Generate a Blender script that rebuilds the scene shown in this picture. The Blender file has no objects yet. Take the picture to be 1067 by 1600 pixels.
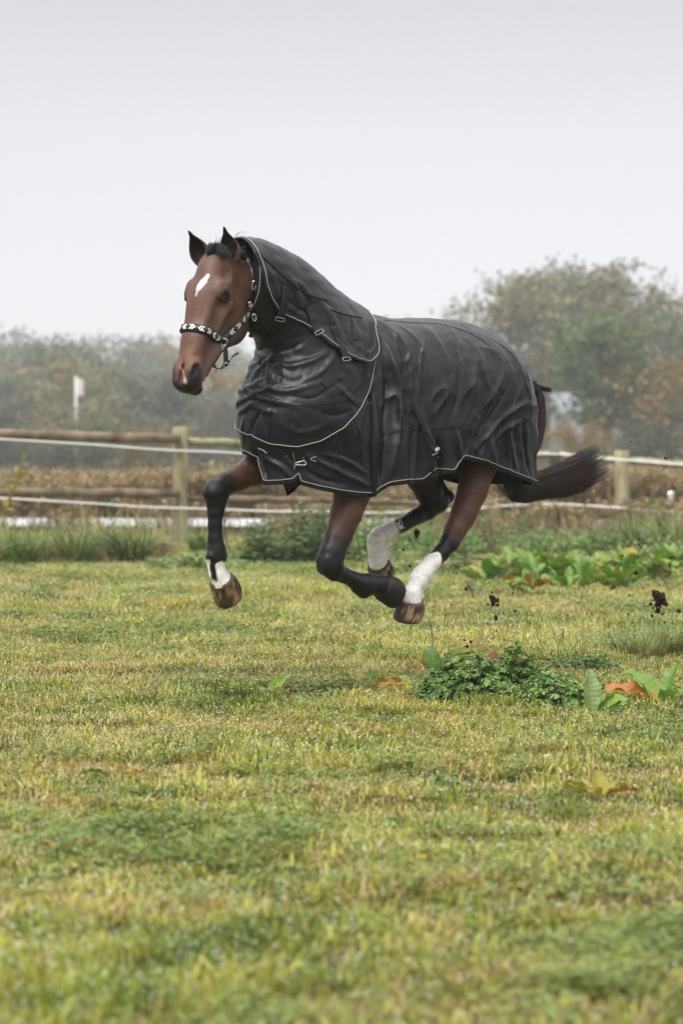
import bpy, bmesh, math, random
import numpy as np
from mathutils import Vector, Matrix, noise
from mathutils.bvhtree import BVHTree

# ------------------------------------------------------------------ camera, sky, sun, exposure
sc = bpy.context.scene
FPX, PW, PH, HZ, CH = 5000.0, 1067.0, 1600.0, 705.0, 1.05      # focal length in photo pixels, photo size, horizon row, camera height
PITCH = math.atan((PH/2-HZ)/FPX)
cam_d = bpy.data.cameras.new('camera'); cam = bpy.data.objects.new('camera', cam_d)
sc.collection.objects.link(cam); sc.camera = cam
cam.location = (0, 0, CH); cam.rotation_euler = (math.pi/2-PITCH, 0, 0)
cam_d.sensor_fit = 'VERTICAL'; cam_d.sensor_height = 36.0; cam_d.sensor_width = 24.0
cam_d.lens = 36.0*FPX/PH; cam_d.clip_start = 0.1; cam_d.clip_end = 3000
cam_d.dof.use_dof = True; cam_d.dof.focus_distance = 13.65; cam_d.dof.aperture_fstop = 4.0; cam_d.dof.aperture_blades = 9

SUN_EL, SUN_AZ = math.radians(52), math.radians(215)     # azimuth clockwise from +Y: high, behind the camera's left shoulder
w = bpy.data.worlds.new('World'); sc.world = w; w.use_nodes = True
nt = w.node_tree; nt.nodes.clear()
N = nt.nodes.new; Lk = nt.links.new
out = N('ShaderNodeOutputWorld'); bg = N('ShaderNodeBackground'); Lk(bg.outputs[0], out.inputs[0])
sky = N('ShaderNodeTexSky'); sky.sky_type = 'NISHITA'; sky.sun_disc = False
sky.sun_elevation = SUN_EL; sky.sun_rotation = SUN_AZ; sky.air_density = 1.0; sky.dust_density = 4.0
tc = N('ShaderNodeTexCoord'); sep = N('ShaderNodeSeparateXYZ'); Lk(tc.outputs['Generated'], sep.inputs[0])
# a closed cloud deck: a pale band of mist at the horizon, grey-lilac above it, then brighter towards the zenith as every overcast sky is
rmp = N('ShaderNodeValToRGB'); Lk(sep.outputs['Z'], rmp.inputs[0])
cr = rmp.color_ramp; cr.elements[0].position = 0.0; cr.elements[0].color = (4.45, 4.5, 4.6, 1)
cr.elements[1].position = 1.0; cr.elements[1].color = (12.3, 12.3, 12.6, 1)
for p_, c_ in ((0.05, (4.5, 4.53, 4.68)), (0.10, (4.2, 4.22, 4.42)), (0.17, (3.05, 3.05, 3.28)), (0.26, (3.7, 3.7, 3.9)), (0.45, (7.0, 7.0, 7.3)), (0.75, (10.6, 10.6, 10.9))):
    e = cr.elements.new(p_); e.color = (*c_, 1)
nz = N('ShaderNodeTexNoise'); nz.inputs['Scale'].default_value = 3.0; nz.inputs['Detail'].default_value = 3.0; nz.inputs['Roughness'].default_value = 0.45
Lk(tc.outputs['Generated'], nz.inputs['Vector'])
mr = N('ShaderNodeMapRange'); mr.inputs['To Min'].default_value = 0.93; mr.inputs['To Max'].default_value = 1.07; Lk(nz.outputs[0], mr.inputs[0])
mul = N('ShaderNodeMix'); mul.data_type = 'RGBA'; mul.blend_type = 'MULTIPLY'; mul.inputs[0].default_value = 1.0
Lk(rmp.outputs[0], mul.inputs[6]); Lk(mr.outputs[0], mul.inputs[7])
mx = N('ShaderNodeMix'); mx.data_type = 'RGBA'; mx.inputs[0].default_value = 0.96
Lk(sky.outputs[0], mx.inputs[6]); Lk(mul.outputs[2], mx.inputs[7]); Lk(mx.outputs[2], bg.inputs[0])
bg.inputs[1].default_value = 0.1
sun_d = bpy.data.lights.new('sun', 'SUN'); sun_d.energy = 1.5; sun_d.angle = math.radians(35); sun_d.color = (1.0, 0.97, 0.92)
sun = bpy.data.objects.new('sun', sun_d); sc.collection.objects.link(sun)
sun.rotation_euler = (math.pi/2-SUN_EL, 0, math.pi-SUN_AZ)
sun.location = (-6, -8, 14)
vs = sc.view_settings; vs.view_transform = 'Standard'; vs.look = 'None'; vs.exposure = 1.0; vs.gamma = 1.0; vs.use_curve_mapping = False
sc.cycles.use_denoising = True
sc.cycles.max_bounces = 6; sc.cycles.diffuse_bounces = 3; sc.cycles.glossy_bounces = 2; sc.cycles.transmission_bounces = 2; sc.cycles.transparent_max_bounces = 6; sc.cycles.volume_bounces = 2
sc.cycles.caustics_reflective = False; sc.cycles.caustics_refractive = False

# ------------------------------------------------------------------ helpers
COL = sc.collection
rng = np.random.default_rng(7); random.seed(7)
cp, sp = math.cos(PITCH), math.sin(PITCH)
def ray(px, py):
    """direction through a photo pixel, scaled so that its Y is 1"""
    x, y, z = px-PW/2, -(py-PH/2), -FPX
    a = math.pi/2-PITCH
    Y = y*math.cos(a)-z*math.sin(a); Z = y*math.sin(a)+z*math.cos(a)
    return np.array([x/Y, 1.0, Z/Y])
def at(px, py, Y): return np.array([0, 0, CH])+ray(px, py)*Y
def ground_at(px, py, z=0.0):
    d = ray(px, py); return np.array([0, 0, CH])+d*((z-CH)/d[2])

def mesh_obj(name, V, F, mat=None, parent=None, smooth=True, cols=None):
    """V (n,3), F either an (m,k) array or a list of index lists -> one mesh object"""
    me = bpy.data.meshes.new(name)
    V = np.asarray(V, dtype=np.float32)
    if isinstance(F, np.ndarray):
        m, k = F.shape
        me.vertices.add(len(V)); me.vertices.foreach_set('co', V.ravel())
        me.loops.add(m*k); me.loops.foreach_set('vertex_index', F.astype(np.int32).ravel())
        me.polygons.add(m); me.polygons.foreach_set('loop_start', np.arange(0, m*k, k, dtype=np.int32))
        me.polygons.foreach_set('loop_total', np.full(m, k, dtype=np.int32))
        me.update(calc_edges=True)
    else:
        me.from_pydata([tuple(map(float, v)) for v in V], [], [list(map(int, f)) for f in F]); me.update()
    me.validate()
    if smooth: me.polygons.foreach_set('use_smooth', np.ones(len(me.polygons), dtype=bool))
    if cols is not None:
        at_ = me.attributes.new('coat', 'FLOAT_COLOR', 'POINT')
        c4 = np.ones((len(V), 4), dtype=np.float32); c4[:, :3] = cols
        at_.data.foreach_set('color', c4.ravel())
    o = bpy.data.objects.new(name, me); COL.objects.link(o)
    if mat: me.materials.append(mat)
    if parent is not None: o.parent = parent
    return o
def empty(name, loc, rz=0.0):
    o = bpy.data.objects.new(name, None); COL.objects.link(o); o.location = [float(v) for v in loc]; o.rotation_euler = (0, 0, rz); o.empty_display_size = 0.1
    return o
def tag(o, label=None, cat=None, group=None, kind=None):
    if label: o['label'] = label
    if cat: o['category'] = cat
    if group: o['group'] = group
    if kind: o['kind'] = kind
    return o
def unit(v): v = np.asarray(v, float); return v/(np.linalg.norm(v, axis=-1, keepdims=True)+1e-12)
def tube(pts, rad, n=8, cap=True):
    """round tube along a polyline; rad a number or one per point"""
    P = np.asarray(pts, float); m = len(P); R = np.broadcast_to(np.asarray(rad, float), (m,))
    T = unit(np.gradient(P, axis=0)); up = np.array([0, 0, 1.0]) if abs(T[0][2]) < 0.9 else np.array([1.0, 0, 0])
    u = unit(np.cross(T[0], up)); V = []
    for i in range(m):
        u = unit(u-T[i]*np.dot(u, T[i])); v = np.cross(T[i], u)
        for k in range(n):
            a = 2*math.pi*k/n; V.append(P[i]+R[i]*(math.cos(a)*u+math.sin(a)*v))
    F = [[i*n+k, i*n+(k+1) % n, (i+1)*n+(k+1) % n, (i+1)*n+k] for i in range(m-1) for k in range(n)]
    if cap: F += [list(range(n))[::-1], [(m-1)*n+k for k in range(n)]]
    return np.array(V), F
def join(parts):
    V, F, o = [], [], 0
    for v, f in parts:
        V.append(np.asarray(v)); F += [[i+o for i in q] for q in f]; o += len(v)
    return np.concatenate(V), F
def box(c, s, R=None):
    c = np.asarray(c, float); q = np.array([[x, y, z] for x in (-1, 1) for y in (-1, 1) for z in (-1, 1)], float)*np.asarray(s, float)/2
    if R is not None: q = q@np.asarray(R).T
    return q+c, [[0, 1, 3, 2], [4, 6, 7, 5], [0, 4, 5, 1], [2, 3, 7, 6], [0, 2, 6, 4], [1, 5, 7, 3]]
def spline(P, n):
    """Catmull-Rom resampling of a polyline to n points, even in arc length"""
    P = np.asarray(P, float); Q = np.vstack([2*P[0]-P[1], P, 2*P[-1]-P[-2]]); o = []
    for i in range(1, len(Q)-2):
        for t in np.linspace(0, 1, 12, endpoint=False):
            a, b, c, d = Q[i-1], Q[i], Q[i+1], Q[i+2]
            o.append(0.5*((2*b)+(c-a)*t+(2*a-5*b+4*c-d)*t*t+(3*b-a-3*c+d)*t**3))
    o.append(P[-1]); o = np.array(o)
    s = np.concatenate([[0], np.cumsum(np.linalg.norm(np.diff(o, axis=0), axis=1))])
    q = np.linspace(0, s[-1], n)
    return np.stack([np.interp(q, s, o[:, k]) for k in range(o.shape[1])], 1)
# ------------------------------------------------------------------ materials
def mat(name, base=(0.5, 0.5, 0.5), rough=0.6, spec=0.5, metal=0.0, **kw):
    m = bpy.data.materials.new(name); m.use_nodes = True
    b = m.node_tree.nodes['Principled BSDF']
    b.inputs['Base Color'].default_value = (*base, 1); b.inputs['Roughness'].default_value = rough
    b.inputs['Specular IOR Level'].default_value = spec; b.inputs['Metallic'].default_value = metal
    for k, v in kw.items(): b.inputs[k.replace('_', ' ')].default_value = v
    return m
def nodes(m): return m.node_tree.nodes, m.node_tree.links, m.node_tree.nodes['Principled BSDF']
def vary(m, c1, c2, scale=8.0, detail=4.0, bump=0.0, bscale=60.0, stretch=(1, 1, 1), c3=None, dist=0.02, island=0.0):
    """mottled colour from noise in object space, with fine relief"""
    n, l, b = nodes(m)
    tcn = n.new('ShaderNodeTexCoord'); mp = n.new('ShaderNodeMapping'); mp.inputs['Scale'].default_value = stretch; l.new(tcn.outputs['Object'], mp.inputs[0])
    t = n.new('ShaderNodeTexNoise'); t.inputs['Scale'].default_value = scale; t.inputs['Detail'].default_value = detail; l.new(mp.outputs[0], t.inputs['Vector'])
    r = n.new('ShaderNodeValToRGB'); l.new(t.outputs[0], r.inputs[0])
    r.color_ramp.elements[0].position = 0.33; r.color_ramp.elements[0].color = (*c1, 1)
    r.color_ramp.elements[1].position = 0.67; r.color_ramp.elements[1].color = (*c2, 1)
    if c3: e = r.color_ramp.elements.new(0.5); e.color = (*c3, 1)
    src = r.outputs[0]
    if island:
        g = n.new('ShaderNodeNewGeometry'); hs = n.new('ShaderNodeHueSaturation'); q = n.new('ShaderNodeMapRange')
        q.inputs['To Min'].default_value = 1-island; q.inputs['To Max'].default_value = 1+island
        l.new(g.outputs['Random Per Island'], q.inputs[0]); l.new(q.outputs[0], hs.inputs['Value']); l.new(src, hs.inputs['Color']); src = hs.outputs[0]
    l.new(src, b.inputs['Base Color'])
    if bump:
        t2 = n.new('ShaderNodeTexNoise'); t2.inputs['Scale'].default_value = bscale; t2.inputs['Detail'].default_value = 3; l.new(mp.outputs[0], t2.inputs['Vector'])
        bp = n.new('ShaderNodeBump'); bp.inputs['Strength'].default_value = bump; bp.inputs['Distance'].default_value = dist
        l.new(t2.outputs[0], bp.inputs['Height']); l.new(bp.outputs[0], b.inputs['Normal'])
    return m
def coat_mat(name, rough, spec, sheen=0.0, bump=0.25, bscale=160, stretch=(1, 1, 0.25), amount=0.16):
    m = mat(name, rough=rough, spec=spec); n, l, b = nodes(m)
    a = n.new('ShaderNodeAttribute'); a.attribute_name = 'coat'
    tcn = n.new('ShaderNodeTexCoord'); mp = n.new('ShaderNodeMapping'); mp.inputs['Scale'].default_value = stretch; l.new(tcn.outputs['Object'], mp.inputs[0])
    t = n.new('ShaderNodeTexNoise'); t.inputs['Scale'].default_value = bscale; t.inputs['Detail'].default_value = 4; l.new(mp.outputs[0], t.inputs['Vector'])
    q = n.new('ShaderNodeMapRange'); q.inputs['From Min'].default_value = 0.3; q.inputs['From Max'].default_value = 0.7
    q.inputs['To Min'].default_value = 1-amount; q.inputs['To Max'].default_value = 1+amount; l.new(t.outputs[0], q.inputs[0])
    hs = n.new('ShaderNodeHueSaturation'); l.new(q.outputs[0], hs.inputs['Value']); l.new(a.outputs['Color'], hs.inputs['Color']); l.new(hs.outputs[0], b.inputs['Base Color'])
    bp = n.new('ShaderNodeBump'); bp.inputs['Strength'].default_value = bump; bp.inputs['Distance'].default_value = 0.002
    l.new(t.outputs[0], bp.inputs['Height']); l.new(bp.outputs[0], b.inputs['Normal'])
    b.inputs['Sheen Weight'].default_value = sheen; b.inputs['Sheen Roughness'].default_value = 0.4
    return m
M = {}
M['coat'] = coat_mat('horse coat', 0.42, 0.24, 0.04, 0.4, 190, (1, 1, 0.2), 0.15)
M['ear'] = coat_mat('ear coat', 0.7, 0.2, 0.1)
M['hoof'] = coat_mat('hoof horn', 0.55, 0.3, 0.0, 0.15, 90, (1, 1, 1), 0.14)
M['eye'] = mat('eye', (0.0035, 0.0025, 0.002), 0.06, 0.1)
M['hair'] = mat('black hair', (0.010, 0.008, 0.008), 0.42, 0.4)
M['tailhair'] = vary(mat('tail hair', rough=0.33, spec=0.5), (0.008, 0.006, 0.006), (0.045, 0.020, 0.016), 5, 3, island=0.6)
M['whisker'] = mat('white whisker', (0.75, 0.72, 0.66), 0.5, 0.4)
def fabric(name, base, rough=0.5, weave=0.25, spec=0.5, sheen=0.12):
    m = mat(name, base, rough, spec); n, l, b = nodes(m)
    tcn = n.new('ShaderNodeTexCoord')
    a = n.new('ShaderNodeTexNoise'); a.inputs['Scale'].default_value = 420; a.inputs['Detail'].default_value = 2; l.new(tcn.outputs['Object'], a.inputs['Vector'])
    c = n.new('ShaderNodeTexNoise'); c.inputs['Scale'].default_value = 24; c.inputs['Detail'].default_value = 5; c.inputs['Distortion'].default_value = 0.6; l.new(tcn.outputs['Object'], c.inputs['Vector'])
    b1 = n.new('ShaderNodeBump'); b1.inputs['Strength'].default_value = 0.22; b1.inputs['Distance'].default_value = 0.006; l.new(c.outputs[0], b1.inputs['Height'])
    b2 = n.new('ShaderNodeBump'); b2.inputs['Strength'].default_value = weave; b2.inputs['Distance'].default_value = 0.001; l.new(a.outputs[0], b2.inputs['Height']); l.new(b1.outputs[0], b2.inputs['Normal'])
    l.new(b2.outputs[0], b.inputs['Normal'])
    q = n.new('ShaderNodeMapRange'); q.inputs['To Min'].default_value = rough-0.08; q.inputs['To Max'].default_value = rough+0.1; l.new(c.outputs[0], q.inputs[0]); l.new(q.outputs[0], b.inputs['Roughness'])
    b.inputs['Sheen Weight'].default_value = sheen; b.inputs['Sheen Roughness'].default_value = 0.5
    return m
M['rug'] = fabric('black rug fabric', (0.0040, 0.0043, 0.0064), 0.37, spec=0.34, sheen=0.02)
M['webbing'] = fabric('black webbing', (0.009, 0.009, 0.0105), 0.55, spec=0.25, sheen=0.03)
M['binding'] = fabric('black binding tape', (0.0035, 0.0035, 0.0042), 0.6, spec=0.2, sheen=0.0)
M['piping'] = mat('pale reflective piping', (0.40, 0.40, 0.38), 0.5)
M['silver'] = mat('nickel', (0.42, 0.40, 0.36), 0.3, 0.5, 1.0)
M['leather'] = mat('black leather', (0.010, 0.010, 0.012), 0.38, 0.5)
M['padding'] = mat('dark padding', (0.016, 0.016, 0.022), 0.6, 0.4)
M['bead'] = mat('white bead', (0.68, 0.70, 0.58), 0.35, 0.5)
M['gem'] = mat('green bead', (0.02, 0.09, 0.06), 0.3, 0.5)
# ------------------------------------------------------------------ the horse: its own frame, x forward, y to its left, z up from the ground
TH = math.radians(42); Y0 = 14.0
HORSE = np.array([at(575, 490, Y0)[0], Y0, 0.0])
Fw = np.array([-math.cos(TH), -math.sin(TH), 0]); Lw = np.array([math.sin(TH), -math.cos(TH), 0]); Uw = np.array([0, 0, 1.0])
RW = np.stack([Fw, Lw, Uw])                      # world -> horse: (p-HORSE) @ RW.T
CAML = RW@(np.array([0, 0, CH])-HORSE)
def loc(px, py, l):
    """the point of the horse's frame seen at that photo pixel, at side offset l"""
    d = RW@ray(px, py); t = (l-CAML[1])/d[1]; return CAML+d*t
def to_px(P):
    Pw = np.asarray(P)@RW+HORSE-np.array([0, 0, CH]); y = Pw[..., 1]*cp-Pw[..., 2]*sp; z = Pw[..., 1]*sp+Pw[..., 2]*cp
    return np.stack([PW/2+FPX*Pw[..., 0]/y, PH/2-FPX*z/y], -1)

class Field:
    """signed distance field on a grid, built from smoothly united solids"""
    def __init__(s, lo, hi, h):
        s.lo = np.array(lo, float); s.h = h; s.n = np.ceil((np.array(hi)-s.lo)/h).astype(int)+1
        s.S = np.full(s.n, 1.0, np.float32)
    def block(s, lo, hi):
        i0 = np.maximum(np.floor((np.asarray(lo)-s.lo)/s.h).astype(int), 0); i1 = np.minimum(np.ceil((np.asarray(hi)-s.lo)/s.h).astype(int)+1, s.n)
        if (i1 <= i0).any(): return None
        ax = [(s.lo[k]+s.h*np.arange(i0[k], i1[k])).astype(np.float32) for k in range(3)]
        return tuple(slice(a, b) for a, b in zip(i0, i1)), ax[0][:, None, None], ax[1][None, :, None], ax[2][None, None, :]
    def put(s, sl, d, k, cut=False):
        a = s.S[sl]
        if cut: d = -d; h = np.maximum(k-np.abs(a-d), 0)/k; s.S[sl] = np.maximum(a, d)+h*h*k*0.25
        else: h = np.maximum(k-np.abs(a-d), 0)/k; s.S[sl] = np.minimum(a, d)-h*h*k*0.25
    def ell(s, c, r, R=None, k=0.02, cut=False):
        c = np.asarray(c, float); r = np.asarray(r, float); m = r.max()+k+4*s.h
        q = s.block(c-m, c+m)
        if q is None: return
        sl, X, Y, Z = q; X, Y, Z = X-c[0], Y-c[1], Z-c[2]
        if R is None: R = np.eye(3)
        p = [X*R[i][0]+Y*R[i][1]+Z*R[i][2] for i in range(3)]
        k0 = np.sqrt(sum((p[i]/r[i])**2 for i in range(3))); k1 = np.sqrt(sum((p[i]/r[i]**2)**2 for i in range(3)))+1e-6
        s.put(sl, k0*(k0-1)/k1, k, cut)
    def cone(s, a, b, ra, rb, k=0.02, flat=None, cut=False):
        """tapered capsule; flat=(axis, f) scales its thickness along a unit axis by f"""
        a, b = np.asarray(a, float), np.asarray(b, float); m = max(ra, rb)*1.3+k+4*s.h
        q = s.block(np.minimum(a, b)-m, np.maximum(a, b)+m)
        if q is None: return
        sl, X, Y, Z = q; d = b-a; L2 = max(float(d@d), 1e-9)
        t = np.clip(((X-a[0])*d[0]+(Y-a[1])*d[1]+(Z-a[2])*d[2])/L2, 0, 1)
        x, y, z = X-a[0]-t*d[0], Y-a[1]-t*d[1], Z-a[2]-t*d[2]
        r2 = x*x+y*y+z*z
        if flat is not None:
            ax, f = flat; u = x*ax[0]+y*ax[1]+z*ax[2]; r2 = r2+u*u*(1/f**2-1)
        dd = np.sqrt(r2)-(ra+t*(rb-ra))
        if flat is not None: dd = dd*min(1, flat[1]) if flat[1] < 1 else dd
        s.put(sl, dd, k, cut)
    def chain(s, P, R, k=0.02, flat=None):
        for i in range(len(P)-1): s.cone(P[i], P[i+1], R[i], R[i+1], k, flat)
    def mesh(s, iso=0.0):
        S = s.S-iso; ins = S < 0; n = np.array(S.shape)-1
        cnt = np.zeros(n, np.uint8)
        sh = [(i, j, k) for i in (0, 1) for j in (0, 1) for k in (0, 1)]
        for i, j, k in sh: cnt += ins[i:n[0]+i, j:n[1]+j, k:n[2]+k]
        cells = np.argwhere((cnt > 0) & (cnt < 8)); idx = np.full(n, -1, np.int32); idx[tuple(cells.T)] = np.arange(len(cells))
        val = {q: S[cells[:, 0]+q[0], cells[:, 1]+q[1], cells[:, 2]+q[2]] for q in sh}
        P = np.zeros((len(cells), 3)); C = np.zeros(len(cells))
        for q in sh:
            for ax in range(3):
                if q[ax]: continue
                r = tuple(1 if i == ax else q[i] for i in range(3)); a, b = val[q], val[r]; x = (a < 0) != (b < 0)
                t = np.where(x, a/np.where(x, a-b, 1), 0)
                e = np.array(q, float)[None, :].repeat(len(cells), 0); e[:, ax] += t
                P += e*x[:, None]; C += x
        V = s.lo+s.h*(cells+P/C[:, None])
        F = []
        for ax in range(3):
            o = [i for i in range(3) if i != ax]
            a = [slice(None)]*3; b = [slice(None)]*3; a[ax] = slice(0, -1); b[ax] = slice(1, None)
            for k in o: a[k] = b[k] = slice(1, -1)
            A, B = ins[tuple(a)], ins[tuple(b)]; e = np.argwhere(A != B); fl = A[tuple(e.T)]
            e = e.copy(); e[:, o[0]] += 1; e[:, o[1]] += 1
            def at_(d0, d1): f = e.copy(); f[:, o[0]] += d0; f[:, o[1]] += d1; return idx[tuple(f.T)]
            q = np.stack([at_(-1, -1), at_(0, -1), at_(0, 0), at_(-1, 0)], 1)
            fl = fl if ax != 1 else ~fl
            q[~fl] = q[~fl][:, ::-1]; F.append(q)
        F = np.concatenate(F); return V, F[(F >= 0).all(1)]
    def sample(s, P):
        g = (np.asarray(P)-s.lo)/s.h; i = np.clip(np.floor(g).astype(int), 0, s.n-2); t = g-i; r = 0
        for a in (0, 1):
            for b in (0, 1):
                for c in (0, 1):
                    r = r+s.S[i[:, 0]+a, i[:, 1]+b, i[:, 2]+c]*np.where(a, t[:, 0], 1-t[:, 0])*np.where(b, t[:, 1], 1-t[:, 1])*np.where(c, t[:, 2], 1-t[:, 2])
        return r
def smooth_mesh(V, F, it=2, lam=0.5):
    e = np.concatenate([F[:, [i, (i+1) % F.shape[1]]] for i in range(F.shape[1])]); e = np.concatenate([e, e[:, ::-1]])
    deg = np.bincount(e[:, 0], minlength=len(V)).astype(float); deg[deg == 0] = 1
    for _ in range(it):
        A = np.stack([np.bincount(e[:, 0], V[e[:, 1], k], len(V)) for k in range(3)], 1)/deg[:, None]; V = V+(A-V)*lam
    return V
def vnormals(V, F):
    n = np.cross(V[F[:, 2]]-V[F[:, 0]], V[F[:, 3 if F.shape[1] == 4 else 1]]-V[F[:, 1 if F.shape[1] == 4 else 0]])
    if F.shape[1] == 3: n = np.cross(V[F[:, 1]]-V[F[:, 0]], V[F[:, 2]]-V[F[:, 0]])
    out_ = np.zeros_like(V)
    for k in range(F.shape[1]):
        for c in range(3): out_[:, c] += np.bincount(F[:, k], n[:, c], len(V))
    return unit(out_)

# ---- head frame: a runs down the face from the poll, b out of the forehead, l to the horse's left
HY, HP = math.radians(17), math.radians(23)       # head yaw away from the body's heading, towards the camera; nose forward of vertical
HF = np.array([math.cos(HY), math.sin(HY), 0]); HL = np.array([-math.sin(HY), math.cos(HY), 0])
HA = -math.cos(HP)*Uw+math.sin(HP)*HF; HB = math.cos(HP)*HF+math.sin(HP)*Uw
HO = loc(328, 390, 0.0)
HR = np.stack([HA, HB, HL])
HS = 0.975
def hd(a, b, l): return HO+HS*(a*HA+b*HB+l*HL)
def head_coords(P): return ((np.asarray(P)-HO)@HR.T)/HS

PXM = 1/360.0
LEGS = {   # centre lines: photo pixel, radius in pixels; side offset
 'far_fore': dict(l=-0.17, pts=[(470, 690, 34), (430, 722, 30), (398, 735, 24), (372, 747, 19.5), (352, 757, 17.5), (339.5, 769, 18.5), (338, 783, 15.5), (337, 800, 12.2), (336.5, 820, 10.6), (336.8, 842, 11.2), (338, 860, 14.2), (338.3, 871, 15.2), (338, 882, 12.5), (341, 897, 13.2), (347, 909, 17)],
                  hoof=[(347, 905), (361, 934)], hr=21, sock=(11.6, 0.35), black=(3.6, 1.2)),
 'near_fore': dict(l=0.17, pts=[(575, 715, 32), (560, 745, 29), (549, 775, 27), (541, 803, 24.5), (529, 838, 20.5), (519, 864, 20), (516, 880, 19.5), (522, 892, 15), (536, 899, 11.8), (552, 906, 12), (563, 913, 16), (570, 914, 17.5), (580, 912, 15.2), (590, 914, 16), (599, 917, 19)],
                  hoof=[(597, 916), (619, 925)], hr=21.5, sock=None, black=(3.9, 1.5)),
 'far_hind': dict(l=-0.15, pts=[(690, 650, 40), (668, 705, 34), (656, 742, 25), (668, 766, 22), (682, 785, 18.5), (668, 797, 15), (650, 807, 12.6), (628, 819, 12.2), (607, 830, 14.2), (594, 838, 15.8), (588, 848, 14.6), (588, 860, 13.0), (590, 871, 14.2), (592, 881, 17)],
                  hoof=[(591, 881), (601, 901)], hr=19, sock=(7.3, 0.3), black=(2.2, 1.2)),
 'near_hind': dict(l=0.17, pts=[(752, 630, 40), (752, 685, 36), (749, 724, 28), (738, 768, 23.5), (724, 803, 20.5), (711, 828, 17.5), (702, 848, 15), (690, 863, 12.6), (674, 880, 13), (659, 898, 15.2), (653, 909, 14.6), (647, 921, 12.6), (643, 931, 14.4), (642, 940, 18)],
                  hoof=[(642, 939), (639, 968)], hr=21, sock=(7.55, 0.3), black=(5.8, 1.0)),
}
def build_body():
    f = Field((-1.35, -0.48, 0.10), (1.15, 0.48, 2.0), 0.0053)
    # trunk and neck, under the rug
    tr = [((0.36, 0, 1.24), (0.22, 0.19, 0.24)), ((0.12, 0, 1.26), (0.26, 0.19, 0.28)), ((-0.25, 0, 1.24), (0.36, 0.22, 0.32)), ((-0.52, 0, 1.30), (0.26, 0.21, 0.27)), ((-0.66, 0, 1.25), (0.19, 0.19, 0.22))]
    for c, r in tr: f.ell(c, r, k=0.12)
    f.chain([(0.22, 0, 1.38), (0.45, 0, 1.58), (0.62, 0, 1.72)], [0.18, 0.12, 0.10], 0.06, (np.array([0, 1.0, 0]), 0.62))
    f.chain([(0.62, 0, 1.74), hd(0.07, -0.13, 0)], [0.10, 0.095], 0.04, (np.array([0, 1.0, 0]), 0.7))
    for nm, L in LEGS.items():
        P = [loc(x, y, L['l']*min(1, 0.75+0.1*i)) for i, (x, y, r) in enumerate(L['pts'])]; R = [r*PXM for x, y, r in L['pts']]
        L['P'], L['R'] = np.array(P), R
        f.chain(P, R, 0.012)
        lat = np.array([0, 1.0, 0])
        c0, c1, bk = {'far_fore': (7, 10, (-1, 0)), 'near_fore': (7, 10, (0, 1)), 'far_hind': (5, 9, (-0.3, -1)), 'near_hind': (6, 9, (-1, -0.3))}[nm]
        bk = np.array([bk[0], 0, bk[1]], float)
        for i in range(c0, c1): d = unit(P[i+1]-P[i]); o_ = unit(bk-d*np.dot(bk, d)); f.cone(P[i]+o_*R[i]*0.62, P[i+1]+o_*R[i+1]*0.62, R[i]*0.50, R[i+1]*0.52, 0.004)
        if 'fore' in nm:      # knee: wide carpal block; forearm muscle; tendons behind the cannon; ergot behind the fetlock
            j = 5 if nm == 'far_fore' else 6
            fr = unit(P[j]-(P[j-1]+P[j+1])/2)
            for du, dl in ((0.028, 0.022), (0.030, -0.022), (-0.012, 0.024), (-0.014, -0.022)): f.ell(P[j]+fr*0.030+unit(P[j-1]-P[j+1])*du+np.array([0, dl, 0]), (0.021, 0.019, 0.021), k=0.012)
            f.ell(P[j]+0.006*unit(P[j]-(P[j-1]+P[j+1])/2), (0.052, 0.047, 0.052), k=0.02)
        else:
            j = 4 if nm == 'far_hind' else 5
            hk = loc(700, 777, L['l']) if nm == 'far_hind' else loc(727, 818, L['l'])
            f.cone(P[j], hk, 0.036, 0.025, 0.02)
            tend = P[j-2]*0.55+P[j-3]*0.45
            f.cone(hk, tend+0.55*(hk-P[j]), 0.014, 0.02, 0.03)
    for x_, y_, l_, r_ in ((600, 851, -0.15, 9.5), (604, 868, -0.15, 7.5), (581, 839, -0.15, 7), (666, 902, 0.17, 9.5), (648, 901, 0.17, 7), (656, 931, 0.17, 6.5), (348, 867, -0.17, 8), (329, 870, -0.17, 7), (568, 926, 0.17, 9), (355, 902, -0.17, 9)): f.ell(loc(x_, y_, l_), np.array([r_, r_*1.15, r_])*PXM, k=0.016)
    # head
    def E(a, b, l, ra, rb, rl, k=0.03, cut=False, tilt=0.0, roll=0.0):
        A, B, Lv = HA.copy(), HB.copy(), HL.copy()
        if tilt: A, B = math.cos(tilt)*A+math.sin(tilt)*B, math.cos(tilt)*B-math.sin(tilt)*A
        if roll: B, Lv = math.cos(roll)*B+math.sin(roll)*Lv, math.cos(roll)*Lv-math.sin(roll)*B
        f.ell(hd(a, b, l), np.array([ra, rb, rl])*HS, np.stack([A, B, Lv]), k, cut)
    def Cn(p, q, ra, rb, k=0.03, fl=None): f.cone(hd(*p), hd(*q), ra*HS, rb*HS, k, (HL, fl) if fl else None)
    E(0.075, -0.085, 0, 0.115, 0.09, 0.078, 0.04)
    E(0.185, -0.078, 0, 0.135, 0.078, 0.094, 0.04)
    Cn((0.2, -0.068, 0), (0.4, -0.058, 0), 0.072, 0.052, 0.05, 0.98)
    Cn((0.4, -0.058, 0), (0.545, -0.058, 0), 0.054, 0.056, 0.04, 0.98)
    Cn((0.2, -0.135, 0), (0.46, -0.098, 0), 0.085, 0.048, 0.05, 0.8)
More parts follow.
